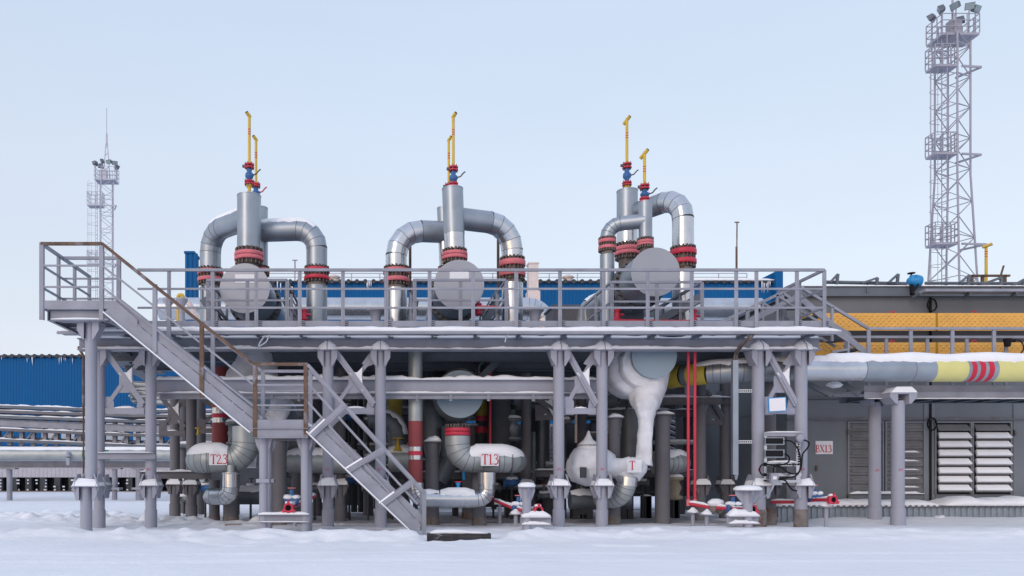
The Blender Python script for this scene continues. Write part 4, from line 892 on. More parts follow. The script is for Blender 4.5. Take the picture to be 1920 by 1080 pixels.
# ------------------------------------------------------------------ the twin red pipes, drains, stands
for px_, lab in ((1290.5, 'left one of the twin thin bright red vertical pipes'), (1303, 'right one of the twin thin bright red vertical pipes')):
    t = thing('red_pipe', lab, 'pipe', P(px_, 945, 15.9)); b = MB(); b.tube([P(px_, 652, 16.5), P(px_, 946, 16.5)], S(2.7, 16.5), 14); b.build('riser', RED, t)
    b = MB(); b.cyl(P(px_, 946, 16.5) - Z*.03, P(px_, 936, 16.5), S(3.6, 16.5), n=12); b.build('socket', PINK, t)
def drain(pts, vpx, vpy, Y, label, wheel=True, stand=None, blue=True, body=True):
    """red drain line ending in an open three lugged coupling, with valve, wheel and snow"""
    e_ = Vector(pts[-1]); t = thing('drain_line', label, 'drain valve', tuple(e_), 'red drain lines with open couplings')
    r = .04; b = MB(); b.tube(route(pts, .08, 3) if len(pts) > 2 else pts, r, 14); b.build('pipe', RED, t)
    d = (Vector(pts[-1]) - Vector(pts[-2])).normalized(); d = (d + Vector((.15, -.9, 0))).normalized()
    a_ = d.cross(Z).normalized()
    b = MB(); b.lathe(e_ - d*.02, [(.045, -.1), (.085, -.05), (.092, .02), (.092, .06), (.055, .06), (.055, .0)], axis=d, n=20)
    for k in range(3):
        an = math.radians(90 + 120*k); v = a_*math.cos(an) + Z*math.sin(an); b.bar(e_ + v*.07 + d*.02, e_ + v*.13 + d*.02, .05, .06, up=d)
    b.build('coupling', RED, t)
    b = MB(); b.lathe(e_ + d*.028, [(0, 0), (.055, 0)], axis=d, n=16); b.build('bore', BLACK, t)
    b = MB(); b.blob(e_ - d*.02 + Z*.09, .07, .07, .035, seed=3); 
    for a, c in zip(pts[:-1], pts[1:]): b.snow(Vector(a) + Z*.03, Vector(c) + Z*.03, .06, .04, step=.06, ragged=.8)
    b.build('snow_cap', SNOW, t)
    if body:
        c = P(vpx, vpy, Y)
        b = MB(); b.lathe(c - XV*.13, [(.055, 0), (.10, .01), (.10, .04), (.06, .05), (.085, .13), (.06, .21), (.10, .22), (.10, .25), (.055, .26)], axis=XV, n=18); b.build('valve_body', BLUV if blue else RED, t)
        b = MB(); b.cyl(c, c + Z*.22, .04, n=12); b.box(c + Vector((-.07, -.05, .09)), c + Vector((.07, .05, .13))); b.build('valve_bonnet', BLUV, t)
        if wheel:
            b = MB(); b.ring(c + Z*.25, Z, .055, .075, .02, n=18); b.bar(c + Z*.25 - XV*.065, c + Z*.25 + XV*.065, .015, .012); b.build('hand_wheel', PINK, t)
        b = MB(); b.blob(c + Vector((-.06, -.02, .08)), .10, .09, .05, seed=1, amp=.3); b.blob(c + Vector((.09, -.02, .08)), .08, .08, .045, seed=2, amp=.3); b.build('valve_snow', SNOW, t)
    return t
drain([P(590, 930, 16.2), P(566, 943, 15.2), P(541, 952, 14.3)], 547, 940, 14.75, 'red drain line resting on the beam under the stair landing')
drain([P(928, 938, 17), P(962, 952, 16.2), P(985, 958, 15.6), P(1009, 957, 15.0)], 972, 952, 16, 'red drain line coming out left of the small stand near the middle')
drain([P(1291, 944, 16.5), P(1330, 951, 16.2), P(1380, 954, 15.8), P(1410, 955, 15.0)], 1374, 952, 15.9, 'red drain line joined to the twin red pipes')
drain([P(1446, 941, 17.0), P(1490, 941, 16.8), P(1530, 937, 16.4), P(1561, 937, 15.9)], 1527, 932, 16.5, 'red drain line right of the rusty footed column pair', blue=True)
t = thing('coupling_body', 'rusty brown pipe coupling with a snow lump on the right drain line', 'coupling', P(1340, 952, 16.1)); b = MB(); b.lathe(P(1329, 952, 16.2), [(.05, 0), (.13, .03), (.15, .08), (.09, .12), (.09, .16), (.14, .2), (.12, .25)], axis=XV, n=18); b.build('body', RUSTB, t); b = MB(); b.blob(P(1342, 943, 16.15), .17, .13, .09, seed=5); b.build('snow_cap', SNOW, t)
def stake(px, Y, ytop, label, w_=.06, saddle=True, grp='small posts with snowy saddles under the drain lines'):
    x = (px-VX)*Y/F; z = zy(ytop, Y); t = thing('saddle_post', label, 'post', (x, Y, 0), grp)
    b = MB(); b.cyl((x, Y, -.1), (x, Y, z), w_*.65, n=14); b.build('post', PILR, t)
    if saddle:
        b = MB(); b.box((x-.12, Y-.1, z), (x+.12, Y+.1, z+.02)); b.plate([(x-.06, Y-.01, z+.02), (x+.06, Y-.01, z+.02), (x+.03, Y-.01, z+.12), (x-.03, Y-.01, z+.12)], (0, 1, 0), .02); b.build('saddle', PILR, t)
        b = MB(); b.lathe((x, Y, z+.02), [(.12, 0), (.10, .035), (.055, .07), (.02, .10), (0, .105)], n=14); b.lump(.03, 7); b.build('snow_cap', SNOW, t)
for a in ((1299, 16.4, 962, 'saddle post under the twin red pipes'), (1325, 16.0, 966, 'saddle post right beside the twin red pipes'), (1549, 16.1, 951, 'lone saddle post at the far right drain line'), (967, 15.9, 965, 'saddle post left of the small middle stand'), (937, 17.5, 946, 'short saddle post behind the U shaped pipe'), (553, 16.3, 975, 'short saddle post seen through the landing legs')): stake(*a)
def tstand(px, Y, ytop, yshelf, sx, label, wide=.19):
    x = (px-VX)*Y/F; z = zy(ytop, Y); zs = zy(yshelf, Y); t = thing('steel_stand', label, 'stand', (x, Y, 0), 'low stands with a round snowy head')
    b = MB(); b.cyl((x, Y, -.15), (x, Y, z), .085, n=20); b.build('post', PILR, t)
    b = MB(); b.cyl((x, Y, z), (x, Y, z+.015), wide, n=20)
    for s_ in (-1, 1): b.plate([(x+s_*.08, Y-.01, z), (x+s_*wide*.95, Y-.01, z), (x+s_*wide*.95, Y-.01, z-.07), (x+s_*.085, Y-.01, z-.27)], (0, 1, 0), .015)
    b.plate([(x-.007, Y-wide*.9, z), (x-.007, Y-wide*.9, z-.06), (x-.007, Y-.08, z-.25), (x-.007, Y-.08, z)], (1, 0, 0), .014); b.build('head_plate', PILR, t)
    b = MB(); b.lathe((x, Y, z+.015), [(wide*1.0, 0), (wide*1.02, .03), (wide*.8, .07), (wide*.3, .085), (0, .088)], n=20); b.build('head_snow', SNOW, t)
    b = MB(); b.ibeam((x-.12+sx*.0-(.28 if sx < 0 else 0), Y, zs), (x+.12+(.34 if sx > 0 else .08), Y, zs), .15, .2, .012)
    o = b.build('cross_shelf', PILR, t); xa, xb = x-.12-(.28 if sx < 0 else 0), x+.12+(.34 if sx > 0 else .08)
    b = MB(); b.snow((xa+.02, Y, zs+.075), (xb-.02, Y, zs+.075), .2, .10, step=.06, ragged=.9); b.snow((xa+.02, Y-.05, zs-.063), (xb-.02, Y-.05, zs-.063), .09, .05, step=.06, ragged=.9); b.build('shelf_snow', SNOW, o)
tstand(987.5, 15.0, 914, 977, 1, 'small stand with round snowy head and shelf beside the third front column', .165)
tstand(1402, 14.9, 920, 975, -1, 'broad headed snowy stand in front of the twin right columns', .25)
# ------------------------------------------------------------------ instrument frame and neighbours
t = thing('instrument_frame', 'slotted steel frame with two dark displays and loose black cables between the right columns', 'instrument rack', P(1470, 905, 16.0)); Yi = 16.02
def slot(b, x0, y0, x1, y1, Y, holes=True):
    b.box(P(x0, y1, Y), P(x1, y0, Y) + YV*.03)
b = MB(); slot(b, 1433, 811, 1505, 818, Yi); b.build('top_channel', PILR, t)
for (x0, y0, x1, y1) in ((1433, 811, 1438, 903), (1493, 815, 1501, 905), (1433, 867, 1500, 874), (1433, 887, 1503, 893), (1433, 900, 1503, 905)):
    b = MB(); slot(b, x0, y0, x1, y1, Yi + .001*(x0 % 7)); b.build('channel', GALV, t)
b = MB()
for k in range(10): b.box(P(1496, 830 + k*4.6, Yi-.004), P(1498.5, 827 + k*4.6, Yi+.01))
for k in range(12): b.box(P(1440+k*5, 872.5, Yi-.004), P(1443+k*5, 869.5, Yi+.01))
b.build('slots', BLACK, t)
for (y0, y1) in ((820, 834), (843, 858)):
    b = MB(); b.box(P(1434, y1, 15.92), P(1471, y0, 15.92) + YV*.06); o = b.build('display_unit', GALD, t)
    b = MB(); b.box(P(1436.5, y1-2, 15.905), P(1468.5, y0+1.5, 15.905) + YV*.014); b.build('screen', BLACK, o)
b = MB(); b.box(P(1446, 905, 15.9), P(1460, 887, 15.9) + YV*.08); b.build('junction_box', PILR, t)
b = MB(); b.box(P(1449.5, 899, 15.893), P(1456.5, 893, 15.893) + YV*.01); b.build('box_label', WHT, t)
b = MB(); b.lathe(P(1502, 822, 15.95), [(0, -.02), (.09, -.02), (.09, .05), (0, .05)], axis=YV, n=18); b.build('round_box', PILR, t)
b = MB(); b.snow(P(1434, 811, Yi+.01), P(1504, 811, Yi+.01), .1, .025); b.snow(P(1440, 867, Yi), P(1494, 867, Yi), .1, .05, ragged=.8); b.build('snow_cap', SNOW, t)
for cp in ([(1472, 826), (1485, 828), (1495, 840), (1500, 856), (1500, 880), (1490, 893), (1462, 897)], [(1508, 825), (1517, 830), (1514, 840), (1505, 852), (1502, 876), (1494, 888), (1478, 886), (1465, 876), (1452, 875), (1450, 886)],
           [(1472, 850), (1480, 858), (1476, 868), (1455, 873), (1432, 870), (1424, 880), (1429, 890), (1437, 889)], [(1460, 899), (1472, 901), (1480, 912), (1487, 919), (1494, 920)], [(1452, 905), (1446, 920), (1432, 932), (1414, 938)]):
    b = MB(); b.tube(curve([P(x, y, 15.88) for x, y in cp], 5), .016, 8); b.build('cable', BLACK if cp[0][0] != 1452 else GALD, t)
t = thing('board_sign', 'blank white board with blue border fixed between the twin right columns', 'sign', P(1458, 775, 15.9)); 
a0, a1, a2, a3 = P(1441, 773, 16.0), P(1475, 771, 15.9), P(1474, 744, 15.9), P(1440, 746, 16.0)
b = MB(); b.plate([a0, a1, a2, a3], (0, 1, 0), .015); b.build('frame', BLUA, t); c = (a0+a1+a2+a3)/4
b = MB(); b.plate([c + (p-c)*.88 - YV*.006 for p in (a0, a1, a2, a3)], (0, 1, 0), .01); b.build('panel', WHT, t)
t = thing('cable_duct', 'tall thin pale blue duct hanging beside the fifth front column', 'cable duct', P(1380, 893, 16.0))
b = MB(); b.box(P(1374.5, 890, 15.95), P(1384.5, 675, 15.95) + YV*.09); b.build('duct', GALD, t)
b = MB(); b.cyl(P(1380, 900, 16), P(1380, 889, 16), .02, .05, n=10); b.build('lower_gland', GALD, t)
for y in (733, 828.5):
    b = MB(); b.box(P(1385, y+3, 16.0), P(1410, y-3, 16.0) + YV*.03); o = b.build('slotted_bracket', GALV, t)
    b = MB()
    for k in range(6): b.box(P(1386.5+k*4, y+1.2, 15.995), P(1388.7+k*4, y-1.2, 15.995) + YV*.02)
    b.build('slots', BLACK, o)
for d in (0, 6):
    b = MB(); b.tube(curve([P(1412+d, 622, 15.62), P(1400+d, 636, 15.6), P(1386+d*.8, 650, 15.75), P(1378+d*.7, 664, 15.95), P(1377+d*.7, 680, 16)], 6), .022, 8); b.build('cable', BOLT, t)
# loose cable loops on the shelf, thin rusty rods
for i, (cp, lab) in enumerate((([(505, 627), (500, 640), (491, 647), (485, 650), (489, 640), (497, 630)], 'pale loop of loose cable hanging from the shelf near the landing'), ([(947, 642), (950, 630), (957, 624), (972, 622)], 'pale short cable hanging from the shelf right of the middle'))):
    t = thing('loose_cable', lab, 'cable', P(*cp[0], 15.6)); b = MB(); b.tube(curve([P(x, y, 15.6) for x, y in cp], 5), .018, 8); b.build('cable', GALD, t)
t = thing('lightning_rod', 'thin rusty rod with small crosspiece standing on the platform rail', 'rod', P(1381, 612, 16.1)); b = MB(); b.cyl(P(1381, 620, 16.1), P(1381, 462, 16.1), .022, n=8); b.cyl(P(1381.5, 465, 16.1), P(1382, 417, 16.1), .014, n=8); b.box(P(1378, 417.5, 16.1), P(1386.5, 415.5, 16.1) + YV*.02); b.build('rod', RUST, t)
for px_, y0, Yr, lab in ((156.5, 655, 16.6, 'rusty rod with bent top beside the leftmost column'),):
    t = thing('ground_rod', lab, 'rod', P(px_, 900, Yr)); b = MB(); b.tube([P(147, 650, Yr), P(150, 656, Yr), P(px_, 668, Yr), P(px_, 780, Yr)], .028, 8); b.build('upper_rod', RUST, t); b = MB(); b.cyl(P(px_, 780, Yr), P(px_, 900, Yr), .02, n=8); b.build('lower_rod', RUST, t)
for px_, yt, lab in ((769, 455, 'thin brown rod behind the middle left pipe leg'), (934, 441, 'thin brown rod behind the middle right pipe leg')):
    t = thing('brown_rod', lab, 'rod', P(px_, 600, 19)); b = MB(); b.cyl(P(px_, 612, 20), P(px_, yt, 20), .035, n=8); b.build('rod', RUST, t)
# timber sleeper at the stair foot
t = thing('timber_sleeper', 'dark old timber sleeper half buried in snow at the stair foot', 'sleeper', P(860, 1008, 13.75))
b = MB(); p, q = P(801, 1008, 13.7), P(919, 1008, 13.85); n = 22; vs = []
for i in range(n+1):
    c = p + (q-p)*i/n
    for dy, dz_ in ((-.13, -.11), (.13, -.11), (.13, .075), (.02, .08), (-.12, .075), (-.13, .03)):
        f = noise.noise(Vector((c.x*6, dy*9, dz_*9)))*.015; vs.append(c + Vector((0, dy+f, dz_+f)))
b.add(vs, [(i*6+j, i*6+(j+1)%6, (i+1)*6+(j+1)%6, (i+1)*6+j) for i in range(n) for j in range(6)] + [tuple(range(6))[::-1], tuple(range(n*6, n*6+6))]); b.build('timber', WOOD, t)
b = MB(); b.snow(p + Vector((.05, .04, .07)), q + Vector((-.05, .04, .07)), .2, .05, ragged=.9); b.build('snow_cap', SNOW, t)
for (x, y, Y_, lab) in ((445, 982, 16.6, 'weathered plank lying by the left rusty pier'), (432, 975, 18, 'short plank lying behind the left rusty pier')):
    t = thing('plank', lab, 'plank', P(x, y, Y_)); c = P(x, y, Y_); b = MB(); b.box((c.x-.25, Y_-.1, -.01), (c.x+.22, Y_+.08, .05)); b.build('board', PLANK, t)

# ------------------------------------------------------------------ right: pipeline, walkway, building
Yp = 16.75; r = S(21.5, Yp)
t = thing('product_pipeline', 'large horizontal pipeline topped with thick snow, yellow and red bands at the right', 'pipeline', P(1600, 694, Yp))
kz = P(1300, 694, Yp)
path = route([P(1222, 694, Yp) + Vector((0, 4.5, 0)), P(1318, 694, Yp) + Vector((0, .0, 0)) + Vector((0, .35, 0)), P(1480, 694, Yp), P(2050, 694, Yp)], 1.7, 7)
L_ = [path[0]]
for a, c in zip(path[:-1], path[1:]):
    k = max(1, int((c-a).length/.12)) if a.x < P(1480, 0, Yp).x else 1
    for i in range(1, k+1): L_.append(a + (c-a)*i/k)
xe = [P(q, 0, Yp).x for q in (1614, 1744, 1802, 1815, 1827, 1838, 1849, 1859, 1863, 1872, 1918, 2050)]
def px_of(v): return VX + v.x * F / v.y
base = [v for v in L_ if v.x < P(1500, 0, Yp).x]
segs = []; cur = [base[0]]
def bandm(v):
    s_ = (v - base[0]).length
    return None
# arc-length bands for the bend
acc = 0; tot = sum((c-a).length for a, c in zip(base[:-1], base[1:]))
def at_s(s_):
    a_ = 0
    for u, v in zip(base[:-1], base[1:]):
        l_ = (v-u).length
        if a_ + l_ >= s_: return u + (v-u)*((s_-a_)/l_)
        a_ += l_
    return base[-1]
# place of the yellow bands by nearest pixel column
def s_at_px(px):
    a_ = 0
    for u, v in zip(base[:-1], base[1:]):
        if px_of(v) >= px and px_of(u) < px: return a_
        a_ += (v-u).length
    return a_
s0, s1, s2, s3, s4, s5, s6 = [s_at_px(q) for q in (1262, 1284, 1289, 1294, 1299, 1304, 1328)]
def seg(sa, sb, m, nm, gr=1.0):
    n = max(2, int((sb-sa)/.12)+1); pts = [at_s(sa + (sb-sa)*i/(n-1)) for i in range(n)]
    b = MB(); b.tube(pts, r*gr, 32, cap=False); b.build(nm, m, t)
seg(0, s0, DARKJ, 'jacket'); seg(s0, s1, YELD, 'yellow_band', 1.002); seg(s1, s2, RED, 'red_band', 1.003); seg(s2, s3, DARKJ, 'jacket'); seg(s3, s4, RED, 'red_band', 1.003); seg(s4, s5, DARKJ, 'jacket'); seg(s5, s6, YELD, 'yellow_band', 1.002); seg(s6, tot, GALD, 'jacket')
def cyl_px(a, c, m, nm, gr=1.0):
    b = MB(); b.tube([P(a, 694, Yp), P(c, 694, Yp)], r*gr, 40, cap=False); b.build(nm, m, t)
xb0 = px_of(base[-1])
cyl_px(xb0, 1614, GALV, 'bright_jacket'); cyl_px(1614, 1744, GALD, 'jacket', 1.008); cyl_px(1744, 1802, YELP, 'yellow_band', 1.009)
pv = 1802
for (a, c) in ((1808, 1817), (1823, 1833), (1839, 1849)):
    cyl_px(pv, a, GALD, 'jacket', 1.008); cyl_px(a, c, SIGNR, 'red_band', 1.009); pv = c
cyl_px(pv, 1858, GALD, 'jacket', 1.008); cyl_px(1858, 1917, YELP, 'yellow_band', 1.009); cyl_px(1917, 2050, GALD, 'jacket', 1.008)
b = MB()
for q in (1614, 1705): b.ring(P(q, 694, Yp), XV, r*.98, r*1.013, .012, n=36)
for q in (1345, 1362, 1385, 1402, 1440):
    s_ = s_at_px(q); u_, v_ = at_s(s_ - .05), at_s(s_ + .05); b.ring(at_s(s_), (v_ - u_), r*.98, r*1.012, .012, n=36)
b.build('jacket_seam', SEAM, t)
b = MB(); n0 = next(i for i, v in enumerate(base) if px_of(v) > 1300); b.pipesnow([v for v in base[n0:]], r, .05, 52, step=.08, seed=4); b.pipesnow([P(1535, 694, Yp), P(2050, 694, Yp)], r, .115, 52, step=.08, seed=7); b.pipesnow([P(1500, 694, Yp), P(1560, 694, Yp)], r*.99, .07, 50, step=.07, seed=8); b.build('pipe_snow', SNOW, t)
# walkway
Ya, Yb = 17.15, 18.1
wk = thing('side_walkway', 'grey steel walkway with railings along the grey building, on two columns', 'walkway', P(1660, 985, 17))
zw = zy(733, Ya)
pxs = [1628, 1707, 1785, 1863, 1941, 2019]
rails(wk, [Vector((P(q, 0, Ya).x, Ya, zw)) for q in pxs], [zy(616, Ya) - zw, .69, .34])
pxs2 = [1585, 1661, 1738, 1812, 1886, 1960]
h0 = zy(632, Yb) - zw
rails(wk, [Vector((P(q, 0, Yb).x, Yb, zw)) for q in pxs2], [h0, h0*.62, h0*.3])
x0, x1 = P(1620, 0, Ya).x, P(2030, 0, Ya).x
b = MB(); b.chan((x0, Ya, zw - .09), (x1, Ya, zw - .09), .18, .06, flip=1); b.box((x0, Ya - .01, zw), (x1, Ya - .004, zw + .12)); o = b.build('edge_channel', GREY, wk)
b = MB(); b.snow((x0, Ya - .03, zw - .175), (x1, Ya - .03, zw - .175), .07, .02); b.build('edge_snow', SNOW, o)
b = MB(); b.box((x0, Ya, zw - .02), (x1, Yb, zw)); b.build('deck_plate', GREYD, wk)
b = MB()
for k in range(9): b.ibeam((x0 + .5*k + .2, Ya + .05, zw - .1), (x0 + .5*k + .2, Yb, zw - .1), .14, .07)
b.chan((x0, Yb, zw - .09), (x1, Yb, zw - .09), .18, .06); b.build('joists', GREYD, wk)
column(wk, 1683.5, 17.0, zy(752, 17.0), r=S(11, 17), collar=False, cap=False, m=PILR)
column(wk, 1640, 17.9, zy(755, 17.9), r=S(10.3, 17.9), collar=False, cap=False, m=PILR)
for (q, Y_, yt, s_) in ((1683.5, 17.0, 740, 1.0), (1640, 17.9, 745, .95)):
    x = P(q, 0, Y_).x; zt_ = zy(yt, Y_); b = MB(); b.box((x-.29*s_, Y_-.2, zt_), (x+.29*s_, Y_+.2, zt_+.03))
    for k in (-1, 1): b.plate([(x+k*.12, Y_-.19, zt_), (x+k*.29*s_, Y_-.19, zt_), (x+k*.29*s_, Y_-.19, zt_-.07), (x+k*.17, Y_-.19, zt_-.21), (x+k*.12, Y_-.19, zt_-.21)], (0, 1, 0), .38)
    o = b.build('column_head', PILR, wk)
    b = MB(); b.plate([(x-.28*s_, Y_-.2, zt_+.03), (x+.28*s_, Y_-.2, zt_+.03), (x+.27*s_, Y_-.2, zt_+.06), (x+.17, Y_-.2, zt_+.15), (x-.15, Y_-.2, zt_+.15), (x-.25, Y_-.2, zt_+.06)], (0, 1, 0), .36) if q > 1650 else b.snow((x-.28, Y_, zt_+.03), (x+.28, Y_, zt_+.03), .38, .03)
    b.build('head_snow', SNOW, o)
# stair between platform and walkway: up on the left, landing, down on the right
cs = thing('crossover_stair', 'light grey stair humping over from the platform end down to the side walkway', 'staircase', P(1500, 612, 18))
for Y_, rr in ((17.6, 0), (18.3, 1)):
    def W(x, y): v = P(x, y, 17.6); return Vector((v.x, Y_, v.z))
    b = MB()
    for a, c in (((1350, 605), (1490, 537)), ((1497, 536), (1628, 616))): b.bar(W(*a), W(*c), .05, .06)
    b.build('handrail', GREY, cs)
    b = MB(); b.bar(W(1385, 612), W(1497, 556), .04, .13); b.bar(W(1497, 556), W(1635, 672), .04, .13) if not rr else b.bar(W(1462, 557), W(1600, 640), .04, .05); b.build('stringer', GREY, cs)
    for (x, ya, yb_) in ((1400, 582, 606), (1430, 568, 606), (1457, 553, 606), (1497, 537, 600), (1560, 576, 640), (1628, 616, 735)):
        b = MB(); b.bar(W(x, ya), W(x, yb_), .05, .05, up=YV); b.build('post', GREY, cs)
for i in range(5):
    for (a, c) in (((1390, 610), (1495, 558)), ((1500, 560), (1625, 665))):
        x, y = a[0] + (c[0]-a[0])*(i+.5)/5, a[1] + (c[1]-a[1])*(i+.5)/5; v = P(x, y, 17.6); b = MB(); b.box((v.x-.12, 17.65, v.z), (v.x+.12, 18.25, v.z+.03)); b.build('tread', GREYD, cs)
b = MB(); b.bar(P(1462, 557, 17.3), P(1590, 640, 17.3), .04, .05); b.bar(P(1590, 640, 17.3), P(1590, 735, 17.3), .04, .05); b.bar(P(1560, 660, 17.3), P(1590, 655, 17.3), .04, .05); b.build('inner_rail', GREY, cs)
# snowy bracket arm beneath the pipeline
t = thing('pipe_bracket', 'snow dusted steel bracket arm under the pipeline left of the walkway', 'bracket', P(1570, 745, 17)); b = MB()
b.bar(P(1575, 716, 17.4), P(1612, 738, 17.1), .12, .12); b.bar(P(1500, 712, 17.4), P(1560, 742, 17.2), .15, .1); b.bar(P(1560, 742, 17.2), P(1618, 742, 17.2), .12, .06); b.bar(P(1550, 742, 17.2), P(1610, 735, 17.2), .1, .05); b.build('arm', GREYD, t)
b = MB(); b.blob(P(1564, 722, 17.2), .17, .12, .07, seed=8, amp=.3); b.build('snow_lump', FROST, t)
# cable trays of orange yellow perforated sheet
Yt = 18.55
for (y0, y1, row) in ((587, 615, 'upper'), (642, 661, 'lower')):
    for (x0, x1, nm) in ((1512, 1754, 'left'), (1759, 2040, 'right')):
        t = thing('cooler_cover', f'{row} {nm} orange yellow perforated cover behind the walkway rail', 'perforated cover', P((x0+x1)/2, y1, Yt), 'orange yellow perforated covers')
        a, c = P(x0, y1, Yt), P(x1, y0, Yt); b = MB(); b.box((a.x, Yt, a.z), (c.x, Yt + .35, c.z)); b.build('cover_sheet', ORNG, t)
        b = MB(); rows = 5 if row == 'upper' else 3; pit = .135; nx_ = int((c.x-a.x-.06)/pit)
        for j in range(rows):
            zc_ = c.z - .045 - j * (c.z-a.z-.05)/rows - .01
            for i in range(nx_):
                x = a.x + .06 + i*pit + (pit/2 if j % 2 else 0)
                b.add([(x-.028, Yt-.001, zc_+.03), (x+.032, Yt-.001, zc_+.024), (x+.028, Yt-.001, zc_-.03), (x-.032, Yt-.001, zc_-.024), (x, Yt-.022, zc_-.01)], [(0, 1, 4), (1, 2, 4), (2, 3, 4), (3, 0, 4)])
        b.build('dimples', ORNG, t)
        b = MB(); b.bar((a.x, Yt+.01, a.z - .03), (c.x, Yt+.01, a.z - .03), .02, .06); b.build('lower_edge', ORNG, t)
        for qx in ((1581 if nm == 'left' else 1832), (1678 if nm == 'left' else 1990)):
            q = P(qx, y0 - 1, Yt); b = MB(); b.tube([q + Vector((.055*math.cos(k*math.pi/8), .1, .055*math.sin(k*math.pi/8))) for k in range(9)], .014, 8); b.build('lifting_eye', RED, t)
        if nm == 'right':
            b = MB(); b.box((a.x - .05, Yt + .05, a.z), (a.x - .002, Yt + .3, c.z)); b.build('end_cheek', YELD, t)
# grey building
Yw = 19.2; bl = thing('grey_building', 'large grey sheet metal building with louvred doors and the BX1.3 sign', 'building', P(1700, 978, Yw))
X0 = 9.85; X1 = P(2200, 0, Yw).x; zt_ = zy(558, Yw)
def wall_rect(b, px0, py1, px1, py0, Y=Yw, dy=0.0, th=.06):
    a, c = P(px0, py1, Y), P(px1, py0, Y); b.box((a.x, Yw + dy, a.z), (c.x, Yw + dy + th, c.z))
# front wall made in bands so that nothing overlaps
yk = [558, 745, 940, 985]
b = MB(); b.box((X0, Yw, -.2), (X1, Yw + .3, zy(748, Yw))); b.build('wall', WALLG, bl)
b = MB(); b.box((X0, Yw - .02, zy(743, Yw)), (X1, Yw + .3, zt_)); b.build('upper_wall', WALLG, bl)
b = MB(); b.box((X0, Yw + .3, -.2), (X0 + .3, Yw + 9, zt_)); b.build('side_wall', WALLG, bl)
b = MB(); b.box((X0, Yw - .035, zy(748, Yw)), (X1, Yw + .05, zy(743.3, Yw))); b.build('lintel_strip', SEAM, bl)
b = MB(); b.box((X0-.004, Yw + .0, zy(770, Yw)), (X0 - .001, Yw + 9, zy(766, Yw))); b.build('side_seam', SEAM, bl)
b = MB(); b.box((X0 - .1, Yw - .12, zt_), (X1, Yw + 9, zt_ + .02)); b.chan((X0 - .1, Yw - .12, zt_ + .12), (X1, Yw - .12, zt_ + .12), .24, .05); rf = b.build('roof_fascia', GREYD, bl)
b = MB(); b.snow((X0, Yw - .1, zt_ + .24), (X1, Yw - .1, zt_ + .24), .14, .03); b.build('fascia_snow', SNOW, rf)
for q in (1618, 1706, 1796, 1868): b = MB(); b.box(P(q, 552, Yw) + Vector((0, -.16, 0)), P(q+2, 537, Yw) + Vector((0, -.12, 0))); b.build('fascia_rib', GREYD, rf)
b = MB(); b.box((P(1741, 0, Yw).x, Yw - .05, zy(944, Yw)), (P(1744.5, 0, Yw).x, Yw - .0, zy(748.5, Yw))); b.build('joint_strip', BLACK, bl)
b = MB(); b.box((P(1741, 0, Yw).x, Yw - .05, zy(742.5, Yw)), (P(1744.5, 0, Yw).x, Yw - .021, zy(545, Yw))); b.build('joint_strip', BLACK, bl)
for (x0, x1) in ((1512, 1589), (1732, 1741), (1745, 1752), (1899, 1990)):
    b = MB(); a, c = P(x0, 945, Yw), P(x1, 750.5, Yw); b.box((a.x, Yw - .02, a.z), (c.x, Yw - .003, c.z)); b.build('door_panel', WALLG if x1 - x0 > 20 else WALLH, bl)
b = MB(); a, c = P(1591, 945, Yw), P(1731, 926, Yw); b.box((a.x, Yw - .02, a.z), (c.x, Yw - .003, c.z)); b.build('door_panel', WALLG, bl)
b = MB(); a, c = P(1753, 945, Yw), P(1898, 928, Yw); b.box((a.x, Yw - .02, a.z), (c.x, Yw - .003, c.z)); b.build('door_panel', WALLG, bl)
